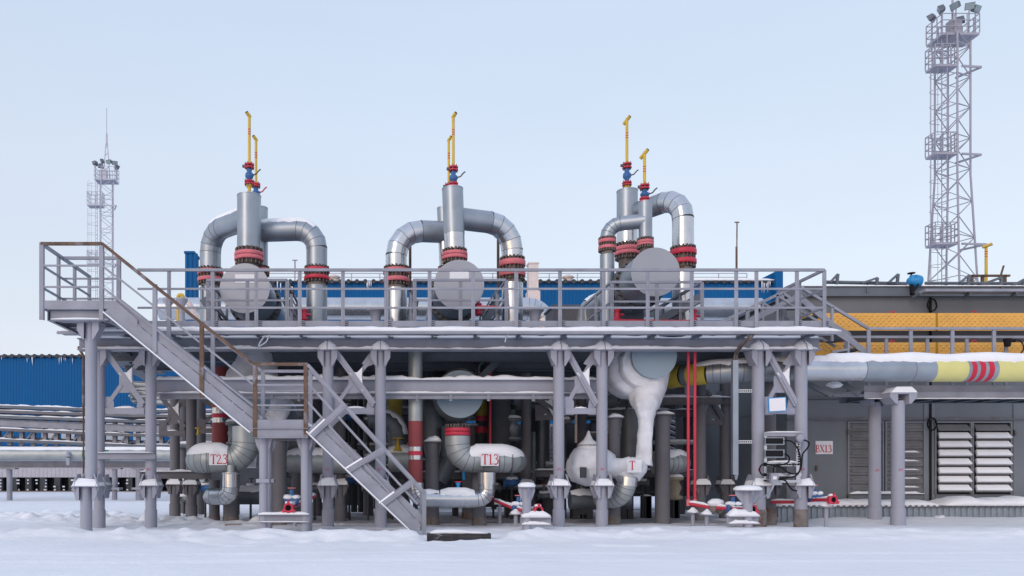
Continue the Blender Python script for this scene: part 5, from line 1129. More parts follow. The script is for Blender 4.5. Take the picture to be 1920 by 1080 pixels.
# louvres: closed set and open snow laden set
for (x0, x1, opn) in ((1590, 1652, 0), (1660, 1729, 0), (1753, 1817, 1), (1823, 1892, 1)):
    n = 8; ytop, ybot = 793, 924; hh = (ybot - ytop) / n
    a, c = P(x0, ybot, Yw), P(x1, ytop, Yw)
    b = MB(); b.box((a.x - .03, Yw - .01, a.z - .03), (c.x + .03, Yw - .004, c.z + .03)); b.build('louvre_back', BLACK if opn else LOUV, bl)
    b = MB(); fx = .035
    b.box((a.x - fx, Yw - .06, a.z - .03), (a.x, Yw - .011, c.z + .03)); b.box((c.x, Yw - .06, a.z - .03), (c.x + fx, Yw - .011, c.z + .03)); b.box((a.x, Yw - .06, c.z), (c.x, Yw - .011, c.z + .03)); o = b.build('louvre_frame', WALLH, bl)
    for k in range(n):
        zt2, zb2 = zy(ytop + hh*k + 1, Yw), zy(ytop + hh*(k+1) - 1, Yw); mid = (zt2 - zb2)
        b = MB()
        if not opn:
            b.plate([(a.x+.01, Yw-.02, zt2), (c.x-.01, Yw-.02, zt2), (c.x-.01, Yw-.045, zb2), (a.x+.01, Yw-.045, zb2)], (0, -1, 0), .008); b.build('slat', LOUV, o)
            b = MB(); b.box((a.x+.06, Yw-.068, (zt2+zb2)/2-.03), (c.x-.06, Yw-.05, (zt2+zb2)/2+.025)); b.build('slat_rib', LOUV, o)
            if x0 > 1655 and k > 2: b = MB(); b.snow((a.x+.12, Yw-.06, (zt2+zb2)/2+.025), (c.x-.12, Yw-.06, (zt2+zb2)/2+.025), .04, .035, ragged=1.0); b.build('slat_snow', SNOW, o)
        else:
            b.plate([(a.x+.04, Yw-.012, zt2-mid*.12), (c.x-.06, Yw-.012, zt2-mid*.12), (c.x-.02, Yw-.12, zb2+mid*.14), (a.x+.0, Yw-.12, zb2+mid*.14)], (0, -.2, -1), .012); b.box((a.x, Yw-.132, zb2+mid*.02), (c.x-.02, Yw-.12, zb2+mid*.17)); b.build('slat', LOUV, o)
            th = .015 + .02*min(1, k/2)
            if k > 0: b = MB(); b.plate([(a.x+.05, Yw-.03, zt2-mid*.10), (c.x-.07, Yw-.03, zt2-mid*.10), (c.x-.03, Yw-.125, zb2+mid*.18), (a.x+.01, Yw-.125, zb2+mid*.18)], (0, -1, .5), th*1.3); b.build('slat_snow', SNOW, o)
a, c = P(1590, 926, Yw), P(1729, 924, Yw); b = MB(); b.snow((a.x, Yw-.05, a.z), (c.x, Yw-.05, a.z), .1, .06, ragged=.9); b.build('sill_snow', SNOW, bl)
for q in (1538, 1616, 1702, 1785, 1866): b = MB(); a = P(q, 790, Yw); b.box((P(q-8, 0, Yw).x, Yw-.06, zy(788, Yw)), (P(q+8, 0, Yw).x, Yw-.036, zy(784, Yw))); b.build('door_hinge', RUSTB, bl)
for (q, y0) in ((1588, 810), (1588, 932), (1900, 812), (1900, 936), (1529, 878)): b = MB(); b.box(P(q-1.5, y0+5, Yw) + Vector((0, -.07, 0)), P(q+1.5, y0-5, Yw) + Vector((0, -.025, 0))); b.build('door_hinge', BOLT, bl)
b = MB(); b.box((X0, Yw-.075, zy(787.5, Yw)), (X1, Yw-.021, zy(785.5, Yw))); b.build('door_head', SEAM, bl)
for (x, y) in ((1745, 795), (1745, 572)):
    t = thing('cable_coil', 'dark coil of cable hanging at the wall joint, ' + ('low beside the snowy louvres' if y > 700 else 'high above the orange covers'), 'cable coil', P(x, y, Yw - .1)); b = MB(); c = P(x + 2, y, Yw - .1)
    b.tube([c + Vector((.11*math.cos(k*.5), -.02*k/20, .15*math.sin(k*.5))) for k in range(26)], .016, 6); b.build('coil', BLACK, t)
t = thing('wall_sign', 'white sign lettered BX1.3 in red on the grey door', 'sign', P(1544, 852, Yw - .04)); a, c = P(1528, 851.5, Yw), P(1560, 827, Yw); b = MB(); b.box((a.x, Yw - .035, a.z), (c.x, Yw - .022, c.z)); b.build('sign_board', WHT, t)
b = MB(); q = P(1529.5, 848, Yw - .04); glyphs(b, 'BX1.3', q.x, Yw - .04, q.z, S(13.6, Yw)); b.build('lettering', SIGNR, t)
# light channel under the fascia
t = thing('cable_tray', 'long pale cable tray just below the roof edge of the grey building', 'cable tray', P(1800, 551, Yw-.5)); a, c = P(1722, 551, 18.8), P(2050, 551, 18.8); b = MB(); b.box((a.x, 18.55, a.z), (c.x, 18.85, a.z + .06)); b.build('tray', GREY, t)
for q in (1712, 1806, 1893): b = MB(); b.bar(P(q, 558, 18.9), P(q + 14, 549, 18.6), .05, .05); b.build('tray_arm', GREYD, t)
# plinth of corrugated sheet with snow on it
t = thing('corrugated_skirt', 'low corrugated zinc skirt loaded with snow at the foot of the grey building', 'skirting', P(1700, 985, 18.3)); Yk = 18.35
xa, xb = P(1459, 0, Yk).x, P(2200, 0, Yk).x; b = MB(); pts = []; x = xa
while x < xb: pts += [(x, 0), (x+.06, 0), (x+.075, -.03), (x+.125, -.03), (x+.14, 0)]; x += .14
vs = [(p, Yk + d, -.1) for p, d in pts] + [(p, Yk + d, .34) for p, d in pts]; n = len(pts); b.add(vs, [(i, i+1, n+i+1, n+i) for i in range(n-1)]); b.build('sheet', CORR, t)
b = MB(); b.box((xa, Yk-.03, .345), (xb, Yw - .08, .36)); vs2 = [(p, Yk-.06+d, .34) for p, d in pts] + [(p, Yk-.06+d, .372+(-d*.6)) for p, d in pts]; b.add(vs2, [(i, i+1, n+i+1, n+i) for i in range(n-1)]); b.build('top_sheet', SEAM, t)
b = MB(); b.snow((xa, Yk + .35, .36), (P(1762, 0, Yk).x, Yk + .35, .36), .84, .16, step=.12, ragged=.35); b.snow((P(1768, 0, Yk).x, Yk + .33, .38), (xb, Yk + .33, .38), .9, .19, step=.12, ragged=.35); b.build('snow_load', SNOW, t)
b = MB(); b.blob(P(1761, 984, 18.1), .24, .30, .20, seed=3, amp=.5); b.build('snow_heap', SNOW, t); b = MB(); b.blob(P(1776, 947, 18.5), .09, .09, .06, seed=6); b.build('snow_lump', SNOW, t)
# roof pipes, struts and the blue actuator
t = thing('roof_pipe', 'long thin grey pipe running along the roof edge of the grey building', 'pipe', P(1700, 531, 19.6)); b = MB(); b.tube([P(1548, 529, 19.6), P(1700, 532, 19.6)], .045, 12); b.tube([P(1735, 531, 19.8), P(2050, 532, 19.8)], .04, 12); b.build('pipe', GREYD, t)
for (x, y, X2, y2) in ((1556, 530, 1571, 514), (1616, 531, 1645, 521), (1666, 530, 1684, 514), (1800, 530, 1817, 516), (1838, 536, 1878, 520), (1898, 536, 1920, 524)):
    b = MB(); b.bar(P(x, y, 19.5), P(X2, y2, 19.5), .045, .05); b.bar(P(X2, y2, 19.5), P(X2-2, y2+19, 19.5), .06, .05, up=YV); b.build('strut', GREYD, t)
t = thing('valve_actuator', 'bright blue valve actuator with black hand wheel on the grey roof edge', 'actuator', P(1715, 540, 19.0)); c = P(1718, 527, 19.0)
b = MB(); b.lathe(c - XV*.06, [(0, -.14), (.08, -.13), (.11, -.05), (.125, 0), (.15, .01), (.15, .07), (.13, .15), (.0, .17)], axis=XV, n=20); b.cyl(c + Vector((-.1, -.02, .0)), c + Vector((-.1, -.02, .13)), .07, n=14); b.build('casing', BLUA, t)
b = MB(); b.ring(c + Vector((-.12, 0, .19)), Z, .06, .085, .02); b.cyl(c + Vector((-.12, 0, .12)), c + Vector((-.12, 0, .19)), .02, n=8); b.build('hand_wheel', BLACK, t)
b = MB(); b.tube(curve([c + Vector((-.02, -.1, -.1)), c + Vector((-.12, -.15, -.22)), c + Vector((-.2, -.16, -.33)), c + Vector((-.12, -.16, -.38))], 5), .025, 8); b.bar(c + Vector((-.12, 0, -.02)), c + Vector((-.18, -.1, -.36)), .06, .05, up=YV); b.build('linkage', BLACK, t)
t = thing('roof_frame', 'small weathered frame standing on the grey roof by the yellow pole', 'frame', P(1855, 535, 21)); Yq = 20.6; b = MB(); b.bar(P(1820, 517, Yq), P(1893, 517, Yq), .06, .05)
for q in (1822, 1842, 1884): b.bar(P(q, 517, Yq), P(q, 540, Yq), .06, .06, up=YV)
b.bar(P(1835, 536, Yq), P(1880, 519, Yq), .05, .06); b.bar(P(1874, 525, Yq), P(1882, 498, Yq), .03, .04, up=YV); b.build('frame', RUST, t)
t = thing('yellow_pole', 'yellow T topped vent pole with red stripes on the right roof', 'vent pipe', P(1849, 535, 21)); Yq = 21.2
b = MB(); zz = [540, 482, 480, 477.5, 475.5, 473, 471, 460]; b.tube([P(1849, y, Yq) for y in zz], .035, 12, m=[0, 1, 0, 1, 0, 1, 0]); b.build('pole', [YEL, RED], t)
b = MB(); b.tube([P(1842, 463.5, Yq), P(1855, 459.5, Yq) - YV*.1], .042, 12, m=0); b.build('crosspiece', YEL, t)
t = thing('black_camera', 'black spotlight on the walkway rear rail with looping cable', 'spotlight', P(1888, 640, Yb)); c = P(1889, 640, Yb - .1)
b = MB(); b.cyl(c - Z*.12, c + Z*.06, .06, .09, n=14); b.cyl(c + Z*.02, c + Vector((.14, -.05, 0)), .03, n=8); b.build('body', BLACK, t)
b = MB(); b.tube(curve([c + Vector((.1, -.05, .03)), c + Vector((.26, -.05, .0)), c + Vector((.33, -.05, -.18)), c + Vector((.2, -.05, -.32)), c + Vector((-.05, -.05, -.34))], 6), .014, 6); b.build('cable', BLACK, t)

# ------------------------------------------------------------------ floodlight masts
def mast(cx, Y, ztop, s0, s1, ztap, rot, lands, label, m, antenna=0, zshow=0.0, side=-1, k=1.0):
    x = P(cx, 0, Y).x; t = thing('floodlight_mast', label, 'lattice mast', (x, Y, 0), 'lattice floodlight masts')
    def sz(z): return s0 if z > ztap else s0 + (s1 - s0) * (ztap - z) / ztap
    def cn(i, z):
        a = math.radians(rot + 45 + 90*i); q = sz(z) * .7071; return Vector((x + q*math.cos(a), Y + q*math.sin(a), z))
    for i in range(4): b = MB(); b.tube([cn(i, 0), cn(i, ztap), cn(i, ztop)], .05*k, 8); b.build('leg', m, t)
    z = 0; j = 0
    while z < ztop - .3:
        h = sz(z) * .72; z2 = min(z + h, ztop); b = MB()
        for i in range(4):
            a, c = (cn(i, z), cn((i+1) % 4, z2)) if (i + j) % 2 else (cn((i+1) % 4, z), cn(i, z2))
            b.bar(a, c, .036*k, .036*k)
            if j % 2 == 0: b.bar(cn(i, z), cn((i+1) % 4, z), .038*k, .038*k)
        b.build('lattice_bay', m, t); z = z2; j += 1
    # ladder with hoops
    lx = x + side * (s0*.68 + .28); ly = Y - s0*.45
    for (za, zb_) in [(zshow, lands[0])] + [(lands[i], lands[i+1]) for i in range(len(lands)-1)] + [(lands[-1], ztop)]:
        b = MB(); wd = .2; lx2 = lx + side*.0
        for s_ in (-1, 1): b.cyl((lx2 + .25, ly + s_*.2, za), (lx2 + .25, ly + s_*.2, zb_), .025*k, n=6)
        zz = za
        while zz < zb_: b.cyl((lx2 + .25, ly - .2, zz), (lx2 + .25, ly + .2, zz), .015*k, n=5); zz += .35
        b.build('ladder', m, t)
        b = MB(); zz = za + .9
        while zz < zb_ - .2:
            b.tube([Vector((lx2 + .25 - .75*math.sin(q*math.pi/8), ly + .36*math.cos(q*math.pi/8), zz)) for q in range(9)], .016*k, 5); zz += .8
        for q in (2, 4, 6): b.cyl((lx2 + .25 - .75*math.sin(q*math.pi/8), ly + .36*math.cos(q*math.pi/8), za + .9), (lx2 + .25 - .75*math.sin(q*math.pi/8), ly + .36*math.cos(q*math.pi/8), zb_ - .2), .014*k, n=5)
        b.build('ladder_cage', m, t)
    def cage(c0, wx, wy, z, nm, h=1.05):
        b = MB(); b.box((c0.x-wx, c0.y-wy, z-.12), (c0.x+wx, c0.y+wy, z)); o = b.build(nm, m, t)
        cs_ = [(c0.x-wx, c0.y-wy), (c0.x+wx, c0.y-wy), (c0.x+wx, c0.y+wy), (c0.x-wx, c0.y+wy)]
        b = MB()
        for i in range(4):
            (xa, ya), (xb_, yb_) = cs_[i], cs_[(i+1) % 4]
            for hh in (h, h*.66, h*.33): b.bar((xa, ya, z+hh), (xb_, yb_, z+hh), .035*k, .035*k)
            for q in range(3): b.bar((xa + (xb_-xa)*q/3, ya + (yb_-ya)*q/3, z), (xa + (xb_-xa)*q/3, ya + (yb_-ya)*q/3, z+h), .04*k, .04*k, up=YV)
        b.build('guard_rail', m, o)
    for zl_ in lands:
        cage(Vector((x + side*(s0*.5 + .30), Y - s0*.35, 0)), .60, .38, zl_, 'rest_platform')
        b = MB(); b.bar((x - side*.0, Y - s0*.6, zl_ - .06), (x - side*(sz(zl_)*.9 + .1), Y - s0*.5, zl_ - .06), .07, .1); b.bar((x - side*(sz(zl_)*.9+.1), Y - s0*.5, zl_ - .06), (x - side*(sz(zl_)*.5), Y + s0*.5, zl_-.06), .07, .1); b.build('outrigger', m, t)
    cage(Vector((x - .0, Y, 0)), .98*s0/1.13, .62*s0/1.13, ztop, 'head_platform', 1.0)
    b = MB(); b.box((x-.45, Y-.5, ztop), (x+.15, Y-.1, ztop+.75)); b.build('equipment_box', m, t)
    w_ = .92*s0/1.13
    for i, (dx, dy, aim) in enumerate(((-1, -.8, 150), (-.25, -1, 200), (.5, -1, 250), (1.0, -.7, 290), (.85, .9, 60), (-.8, .9, 120))):
        c = Vector((x + dx*w_, Y + dy*w_*.62, ztop + 1.32 + .12*((i*3) % 4)/3)); a = math.radians(aim); d = Vector((math.cos(a), math.sin(a)*1.0, -.45)).normalized(); sd = d.cross(Z).normalized(); u = sd.cross(d)
        b = MB(); b.cyl((c.x, c.y, ztop), (c.x, c.y, c.z - .2), .035*k, n=6)
        o = b.build('lamp_bracket', m, t)
        vs = [c + sd*sx_*.23 + u*uz*.17 + d*.13 for sx_, uz in ((-1, -1), (1, -1), (1, 1), (-1, 1))] + [c + sd*sx_*.15 + u*uz*.12 - d*.14 for sx_, uz in ((-1, -1), (1, -1), (1, 1), (-1, 1))]
        b = MB(); b.add(vs, [(3, 2, 1, 0), (4, 5, 6, 7), (0, 1, 5, 4), (1, 2, 6, 5), (2, 3, 7, 6), (3, 0, 4, 7)]); o = b.build('floodlight', GREYD, t)
        b = MB(); b.plate([c + sd*sx_*.20 + u*uz*.145 + d*.132 for sx_, uz in ((-1, -1), (1, -1), (1, 1), (-1, 1))], d, .006); b.build('lens', LAMPG, o)
    if antenna:
        b = MB()
        for s_ in (-1, 1): b.bar((x + s_*.3, Y, ztop), (x + s_*.06, Y, ztop + 3.2), .06, .06, up=YV)
        for q in range(5): b.bar((x - .28 + q*.05, Y, ztop + .3 + q*.6), (x + .28 - q*.05, Y, ztop + .6 + q*.6), .04, .04)
        b.tube([(x, Y, ztop + 3), (x, Y, ztop + antenna*.65)], .075, 8); b.tube([(x, Y, ztop + antenna*.65), (x, Y, ztop + antenna)], .03, 8); b.build('antenna', m, t)
    else:
        b = MB(); b.cyl((x, Y, ztop), (x, Y, ztop + 3.2), .05, n=8); b.build('antenna', m, t)
mast(1786, 42, zy(73, 42), 1.13, 2.45, zy(330, 42), 24, [zy(462, 42), zy(296, 42), zy(134, 42)], 'tall grey lattice floodlight mast rising behind the grey building', TWR, zshow=9)
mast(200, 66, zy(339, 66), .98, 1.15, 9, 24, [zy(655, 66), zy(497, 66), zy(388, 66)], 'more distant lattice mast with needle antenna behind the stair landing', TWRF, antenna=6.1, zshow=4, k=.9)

# ------------------------------------------------------------------ background buildings
def ribwall(b, xa, xb, Y, z0, z1, pit=.24, dep=.022):
    pts = []; x = xa
    while x < xb: pts += [(x, 0), (x+pit*.55, 0), (x+pit*.65, dep), (x+pit*.9, dep)]; x += pit
    pts.append((xb, 0)); n = len(pts); vs = [(p, Y+d, z0) for p, d in pts] + [(p, Y+d, z1) for p, d in pts]
    b.add(vs, [(i, i+1, n+i+1, n+i) for i in range(n-1)])
def icicles(parent, xs_, Y, z, lo=.3, hi=1.3):
    b = MB()
    for x in xs_:
        l_ = random.uniform(lo, hi); b.lathe((x, Y, z), [(.05, 0), (.03, -l_*.5), (.0, -l_)], n=6)
    b.build('icicles', FROST, parent)
Yb1 = 65.0; t = thing('blue_building', 'big bright blue profiled sheet building at the far left, dark open base', 'building', P(150, 922, Yb1))
xa, xb = P(-500, 0, Yb1).x, P(385, 0, Yb1).x
b = MB(); ribwall(b, xa, xb, Yb1, zy(836, Yb1), zy(670, Yb1)); b.box((xa, Yb1+.06, zy(836, Yb1)), (xb, Yb1+14, zy(671, Yb1))); b.build('wall', BLUW, t)
b = MB(); x = xa
while x < xb: b.lathe((x+.22, Yb1-.25, zy(668, Yb1)), [(.17, 0), (.17, .6)], axis=YV, n=8); x += .62
b.box((xa, Yb1-.2, zy(669.5, Yb1)), (xb, Yb1+14, zy(666.5, Yb1))); b.build('roof_edge', DARKM, t)
b = MB(); b.snow((xa, Yb1+.4, zy(667, Yb1)), (xb, Yb1+.4, zy(667, Yb1)), 1.0, .10, step=.8); b.build('roof_snow', SNOW, t)
icicles(t, [P(q, 0, Yb1).x for q in (52, 55, 61, 62, 112, 116, 121, 124, 4, 137)], Yb1-.1, zy(669, Yb1), .2, .8)
b = MB(); ribwall(b, xa, xb, Yb1-.1, zy(895, Yb1), zy(838, Yb1), .34); b.box((xa, Yb1, zy(895, Yb1)), (xb, Yb1+14, zy(837, Yb1))); b.build('lower_wall', WHITEW, t)
b = MB(); b.box((xa, Yb1+.6, -.2), (xb, Yb1+1, zy(895, Yb1))); b.build('base_shade', BLACK, t)  # black sheet behind the openings, its colour stands in for their shade
for q in range(-60, 385, 27):
    b = MB(); a = P(q, 922, Yb1); b.box((a.x, Yb1-.05, -.1), (a.x+.5, Yb1+.4, zy(895, Yb1))); b.build('base_pillar', DARKM, t)
b = MB()
random.seed(3)
for q in range(-20, 300, 17):
    for y in (899, 905, 911, 917):
        if random.random() < .75: b.box(P(q + random.randint(0, 3), y+2.6, Yb1-.3), P(q+5, y, Yb1-.3) + YV*.1)
b.build('lattice_blocks', FROST, t)
b = MB(); b.box((xa, Yb1-.6, zy(923, Yb1)), (xb, Yb1-.3, zy(920.5, Yb1))); b.build('kerb_beam', PLANK, t)
for (x0, x1, y0, y1) in ((78, 108, 793, 828), (115, 140, 793, 826), (12, 25, 812, 826), (190, 235, 793, 828), (250, 300, 793, 828)):
    b = MB(); b.box(P(x0, y1, Yb1-.05), P(x1, y0, Yb1-.05) + YV*.04); o = b.build('window_frame', WHITEW, t)
    b = MB(); b.box(P(x0+1, y1-1.5, Yb1-.09), P(x1-1, y1-9, Yb1-.09) + YV*.03); b.build('pane', CAPB, o)
Yb2 = 52.0; t = thing('blue_building', 'long low blue building behind the platform, frosty railing on its roof', 'building', P(960, 920, Yb2))
xa, xb = P(383, 0, Yb2).x, P(1452, 0, Yb2).x
b = MB(); ribwall(b, xa, xb, Yb2, -.2, zy(530, Yb2)); b.box((xa, Yb2+.06, -.2), (xb, Yb2+10, zy(531, Yb2))); b.build('wall', BLUW, t)
b = MB(); x = xa
while x < xb: b.lathe((x+.22, Yb2-.25, zy(529, Yb2)), [(.15, 0), (.15, .6)], axis=YV, n=8); x += .55
b.box((xa, Yb2-.2, zy(530.5, Yb2)), (xb, Yb2+10, zy(527.5, Yb2))); b.build('roof_edge', DARKM, t)
b = MB(); b.snow((P(1290, 0, Yb2).x, Yb2+.1, zy(527.5, Yb2)), (xb, Yb2+.1, zy(527.5, Yb2)), .8, .18, step=.5); b.build('roof_snow', SNOW, t)
icicles(t, [P(q, 0, Yb2).x for q in (688, 690, 693, 696, 1426, 1430, 1434, 1437, 1441, 527, 521)], Yb2-.2, zy(529, Yb2), .3, .9)
b = MB(); a = P(1448, 0, Yb2); b.box((a.x, Yb2-.5, -.2), (P(1461, 0, Yb2).x, Yb2+6, zy(512, Yb2))); b.plate([P(1416, 528, Yb2), P(1448, 512, Yb2), P(1448, 528, Yb2)], (0, 1, 0), .5); b.build('end_parapet', BLUW, t)
b = MB(); b.box((xa, Yb2-.15, -.2), (xb, Yb2-.02, zy(838, Yb2))); b.build('recess_shade', DARKM, t)  # dark sheet on the wall foot: shade of a recess put into its colour
b = MB(); b.box((xa, Yb2-.2, zy(838, Yb2)), (xb, Yb2-.02, zy(795, Yb2))); b.build('lower_band', PILD, t)
rr = thing('roof_rail', 'thin pale safety rail running along the far blue roof', 'railing', P(960, 527, Yb2+1)); n = 17
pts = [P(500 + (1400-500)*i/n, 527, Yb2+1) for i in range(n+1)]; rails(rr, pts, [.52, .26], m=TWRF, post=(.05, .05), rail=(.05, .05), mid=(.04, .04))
t = thing('blue_tower_block', 'narrow tall blue block standing left of the leftmost pipe leg', 'building', P(360, 920, 45)); a, c = P(347, 920, 45), P(363.5, 475, 45)
b = MB(); ribwall(b, a.x, c.x, 45, 0, c.z, .25, .04); b.box((a.x, 45.05, 0), (c.x, 46.2, c.z-.01)); b.build('wall', BLUW, t); b = MB(); b.box((a.x-.05, 44.95, c.z), (c.x+.05, 46.3, c.z+.12)); b.build('roof_cap', BLUW, t)
t = thing('zinc_stack', 'square pale zinc stack rising above the far blue roof', 'chimney', P(1000, 560, 45)); a, c = P(990, 610, 45), P(1013, 545, 45)
b = MB(); b.box((a.x, 45, a.z), (c.x, 45.8, c.z)); b.build('base', CHIM, t); b = MB(); a, c = P(992, 545, 45), P(1010, 494, 45); b.box((a.x, 45.05, a.z), (c.x, 45.7, c.z)); b.box((a.x-.04, 45, c.z), (c.x+.04, 45.75, c.z+.08)); b.build('shaft', CHIM, t)
for q, lab in ((627, 'small round roof vent above the left blue roof'), (1065, 'small round roof vent right of the pale stack')):
    t = thing('roof_vent', lab, 'vent', P(q, 527, 53)); b = MB(); b.lathe(P(q, 528, 53), [(.32, 0), (.3, .2), (.42, .25), (.36, .36), (.15, .45), (0, .46)], n=14); b.build('hood', CHIM, t)
t = thing('wind_pole', 'thin pole with small crossbar on the far blue roof', 'pole', P(553, 527, 54)); b = MB(); b.cyl(P(553, 530, 54), P(553, 487, 54), .05, n=6); b.bar(P(548, 488, 54), P(558, 488, 54), .08, .06); b.build('pole', TWR, t)
# zinc main behind the platform
pipe('long zinc main running behind the platform, left stretch', [P(300, 579, 28), P(1016, 579, 28), P(1026, 640, 28)], 20.5, 28, GALV, .6, 0, 5)
pipe('long zinc main running behind the platform, right stretch', [P(1180, 580, 28), P(1425, 580, 28)], 20.5, 28, GALV, None, 0)
t = thing('frosty_elbow', 'frost covered sloping pipe end left of the right vessel on deck', 'pipe', P(1110, 600, 21)); b = MB(); b.tube(route([P(1092, 640, 21), P(1100, 580, 21), P(1165, 548, 21)], .3, 4), S(17, 21), 24); b.build('jacket', GALC, t); b = MB(); b.pipesnow([P(1102, 578, 21), P(1150, 555, 21)], S(17, 21), .04, 50); b.build('pipe_snow', SNOW, t)
t = thing('grey_bin', 'plain grey equipment box on deck between middle and right units', 'box', P(1066, 600, 21)); b = MB(); b.box(P(1037, 612, 21), P(1088, 573, 21) + YV*1); b.build('box', PILD, t); b = MB(); b.box(P(1035, 575, 20.95), P(1090, 571, 20.95) + YV*1.1); b.build('lid', GREYD, t)
for q in (705, 1003):
    t = thing('stub_column', 'grey stub column with a flared snowy head on deck, ' + ('left of the middle unit' if q < 800 else 'right of the middle unit'), 'column', P(q, 612, 18.5)); c = P(q, 612, 18.5); b = MB(); b.lathe(c, [(.11, -.1), (.11, .2), (.17, .34), (.21, .36), (.21, .40), (0, .40)], n=16); b.build('head', PILR, t); b = MB(); b.blob(c + Z*.40, .18, .16, .06, seed=q); b.build('snow_cap', SNOW, t)
t = thing('yellow_bend', 'small yellow gas pipe bend behind the long handrail at left', 'pipe', P(338, 600, 26)); b = MB(); b.tube(route([P(334, 620, 26), P(334, 553, 26), P(343, 553, 26), P(344, 572, 26)], .07, 4), .06, 12); b.build('pipe', YEL, t)
for q in (316, 341):
    t = thing('roof_pedestal', 'small pale pedestal with flat cap by the yellow pipe bend, ' + ('left one' if q < 320 else 'right one'), 'pedestal', P(q, 600, 26)); c = P(q, 615, 26); b = MB(); b.lathe(c, [(.1, 0), (.1, .75), (.2, .9), (.2, .97), (0, .98)], n=12); b.build('pedestal', PILR, t)
t = thing('grey_duct_bend', 'pale duct slanting down behind the yellow bend', 'duct', P(355, 600, 27)); b = MB(); b.tube(curve([P(345, 560, 27), P(356, 572, 27), P(366, 590, 27), P(380, 600, 27)], 4), .1, 10); b.build('duct', CHIM, t)
# red lines and small actuators seen between the vessels on deck
for (pts, lab) in (([(1150, 601), (1305, 603)], 'long thin red pipe lying low on the deck in front of the right vessel'), ([(893, 575), (935, 577)], 'short red pipe right of the middle vessel')):
    t = thing('red_deck_pipe', lab, 'pipe', P(*pts[0], 17.4)); b = MB(); b.tube([P(x, y, 17.4) for x, y in pts], .035, 10); b.build('pipe', RED, t)
for (x, y, lab) in ((896, 580, 'small red valve right of the middle vessel'), (570, 590, 'small dark red valve left of the first zinc leg'), (1300, 592, 'small red wheel valve right of the right vessel'), (1157, 590, 'small red fitting left of the right vessel')):
    t = thing('small_valve', lab, 'valve', P(x, y, 17.9)); c = P(x, y, 17.9); b = MB(); b.lathe(c, [(.03, -.15), (.09, -.12), (.09, -.08), (.05, -.05), (.08, 0), (.05, .05), (.09, .09), (.09, .13), (.03, .16)], n=12); b.cyl(c, c + XV*.15, .03, n=8); b.build('body', RED, t)
t = thing('control_post', 'thin dark control box on a post right of the left vessel', 'control box', P(547, 612, 17.6)); c = P(547, 545, 17.6); b = MB(); b.cyl(P(545, 612, 17.6), c, .018, n=8); b.build('post', BOLT, t); b = MB(); b.box(c + Vector((-.04, -.05, -.08)), c + Vector((.05, .05, .12))); o = b.build('box', BLACK, t); b = MB(); b.box(c + Vector((-.02, -.054, .02)), c + Vector((.03, -.049, .08))); b.build('box_label', WHT, o)

# ------------------------------------------------------------------ pipe rack at the left rear
Yr = 40.0
rk = thing('cable_rack', 'long snowy rack of cable trays in front of the big blue building', 'cable rack', P(100, 937, Yr))
def RK(x, y, d=0): 
    sl = .045; yy = y + (x) * (.045 if y < 800 else .05) * (1 if x < 250 else 1) * .9 if x < 250 else y + 250*.0405
    return P(x, yy, Yr + d)
random.seed(5)
for i, y in enumerate((764, 773, 783, 806, 826)):
    for d in (0, .5):
        a, c = RK(-150, y, d), RK(250, y - (i < 3) * 3, d); e2 = P(470, c.z and (VY - (c.z - H) * F / (Yr + d)), Yr + d)
        b = MB(); b.bar(a, c, .3, .14); b.bar(c, e2, .3, .14); o = b.build('tray', PILD if i % 2 else GREYD, rk)
        b = MB(); b.snow(a + Z*.05, c + Z*.05, .30, .075, step=.3, ragged=1.0); b.snow(c + Z*.05, e2 + Z*.05, .30, .075, step=.3, ragged=1.0); b.build('tray_snow', SNOW, o)
for i in range(22):
    y = 766 + i*1.15 + (34 if i > 15 else 0); d = .1 + random.random()*.9; b = MB(); b.tube([RK(-150, y + 3*math.sin(i), d), RK(60, y + random.uniform(-1, 2), d), RK(160, y + random.uniform(-1, 3), d), RK(300, y + random.uniform(-1, 3), d), RK(470, y, d)], .035, 6); b.build('cable', PILD, rk)
for k in range(24):
    x = -140 + k*22.0; b = MB(); p, q = RK(x, 782), RK(x, 834); b.ibeam(Vector((q.x, Yr+.3, q.z)), Vector((p.x, Yr+.3, p.z)), .2, .2, up=YV)
    if k % 2 == 0: b.bar(Vector((q.x, Yr+.2, q.z)), Vector((q.x + .6, Yr+.2, (p.z+q.z)/2)), .07, .07)
    b.build('upright', GREY, rk)
b = MB(); b.ibeam(RK(-150, 793), RK(250, 793), .35, .2); b.ibeam(RK(250, 793), RK(470, 793), .35, .2); b.build('girder', GREY, rk)
b = MB(); b.ibeam(P(-200, 871, 38), P(480, 871, 38), .33, .3, .04); o = b.build('lower_girder', GREY, rk)
b = MB(); b.snow(P(-200, 865, 38), P(480, 865, 38), .3, .06, step=.5); b.build('girder_snow', SNOW, o)
for q in (-80, 18, 215, 262, 352):
    b = MB(); x = P(q, 0, 38).x; b.cyl((x, 38, -.2), (x, 38, zy(877, 38)), .13 if q != 262 else .2, n=12); b.box((x-.35, 37.8, zy(880, 38)), (x+.35, 38.2, zy(877, 38)))
    if q > 200: b.box((x-.3, 37.7, zy(918, 38)), (x+.3, 38.3, zy(914, 38)))
    b.build('leg', GREY, rk)
t = thing('gas_main', 'fat dull grey pipe with snow on it resting on the rear girder, green band', 'pipe', P(100, 865, 37.4)); r = S(11.5, 37.4)
for (a, c, m, nm) in ((-200, 158, GALC, 'jacket'), (158, 163, GREEN, 'green_band'), (163, 197, GALC, 'jacket'), (197, 207, GREEN, 'green_band'), (207, 480, GALC, 'jacket')):
    b = MB(); b.tube([P(a, 852, 37.4), P(c, 852, 37.4)], r, 24, cap=False); b.build(nm, m, t)
b = MB(); b.pipesnow([P(-200, 852, 37.4), P(480, 852, 37.4)], r, .07, 46, step=.35); b.build('pipe_snow', SNOW, t)
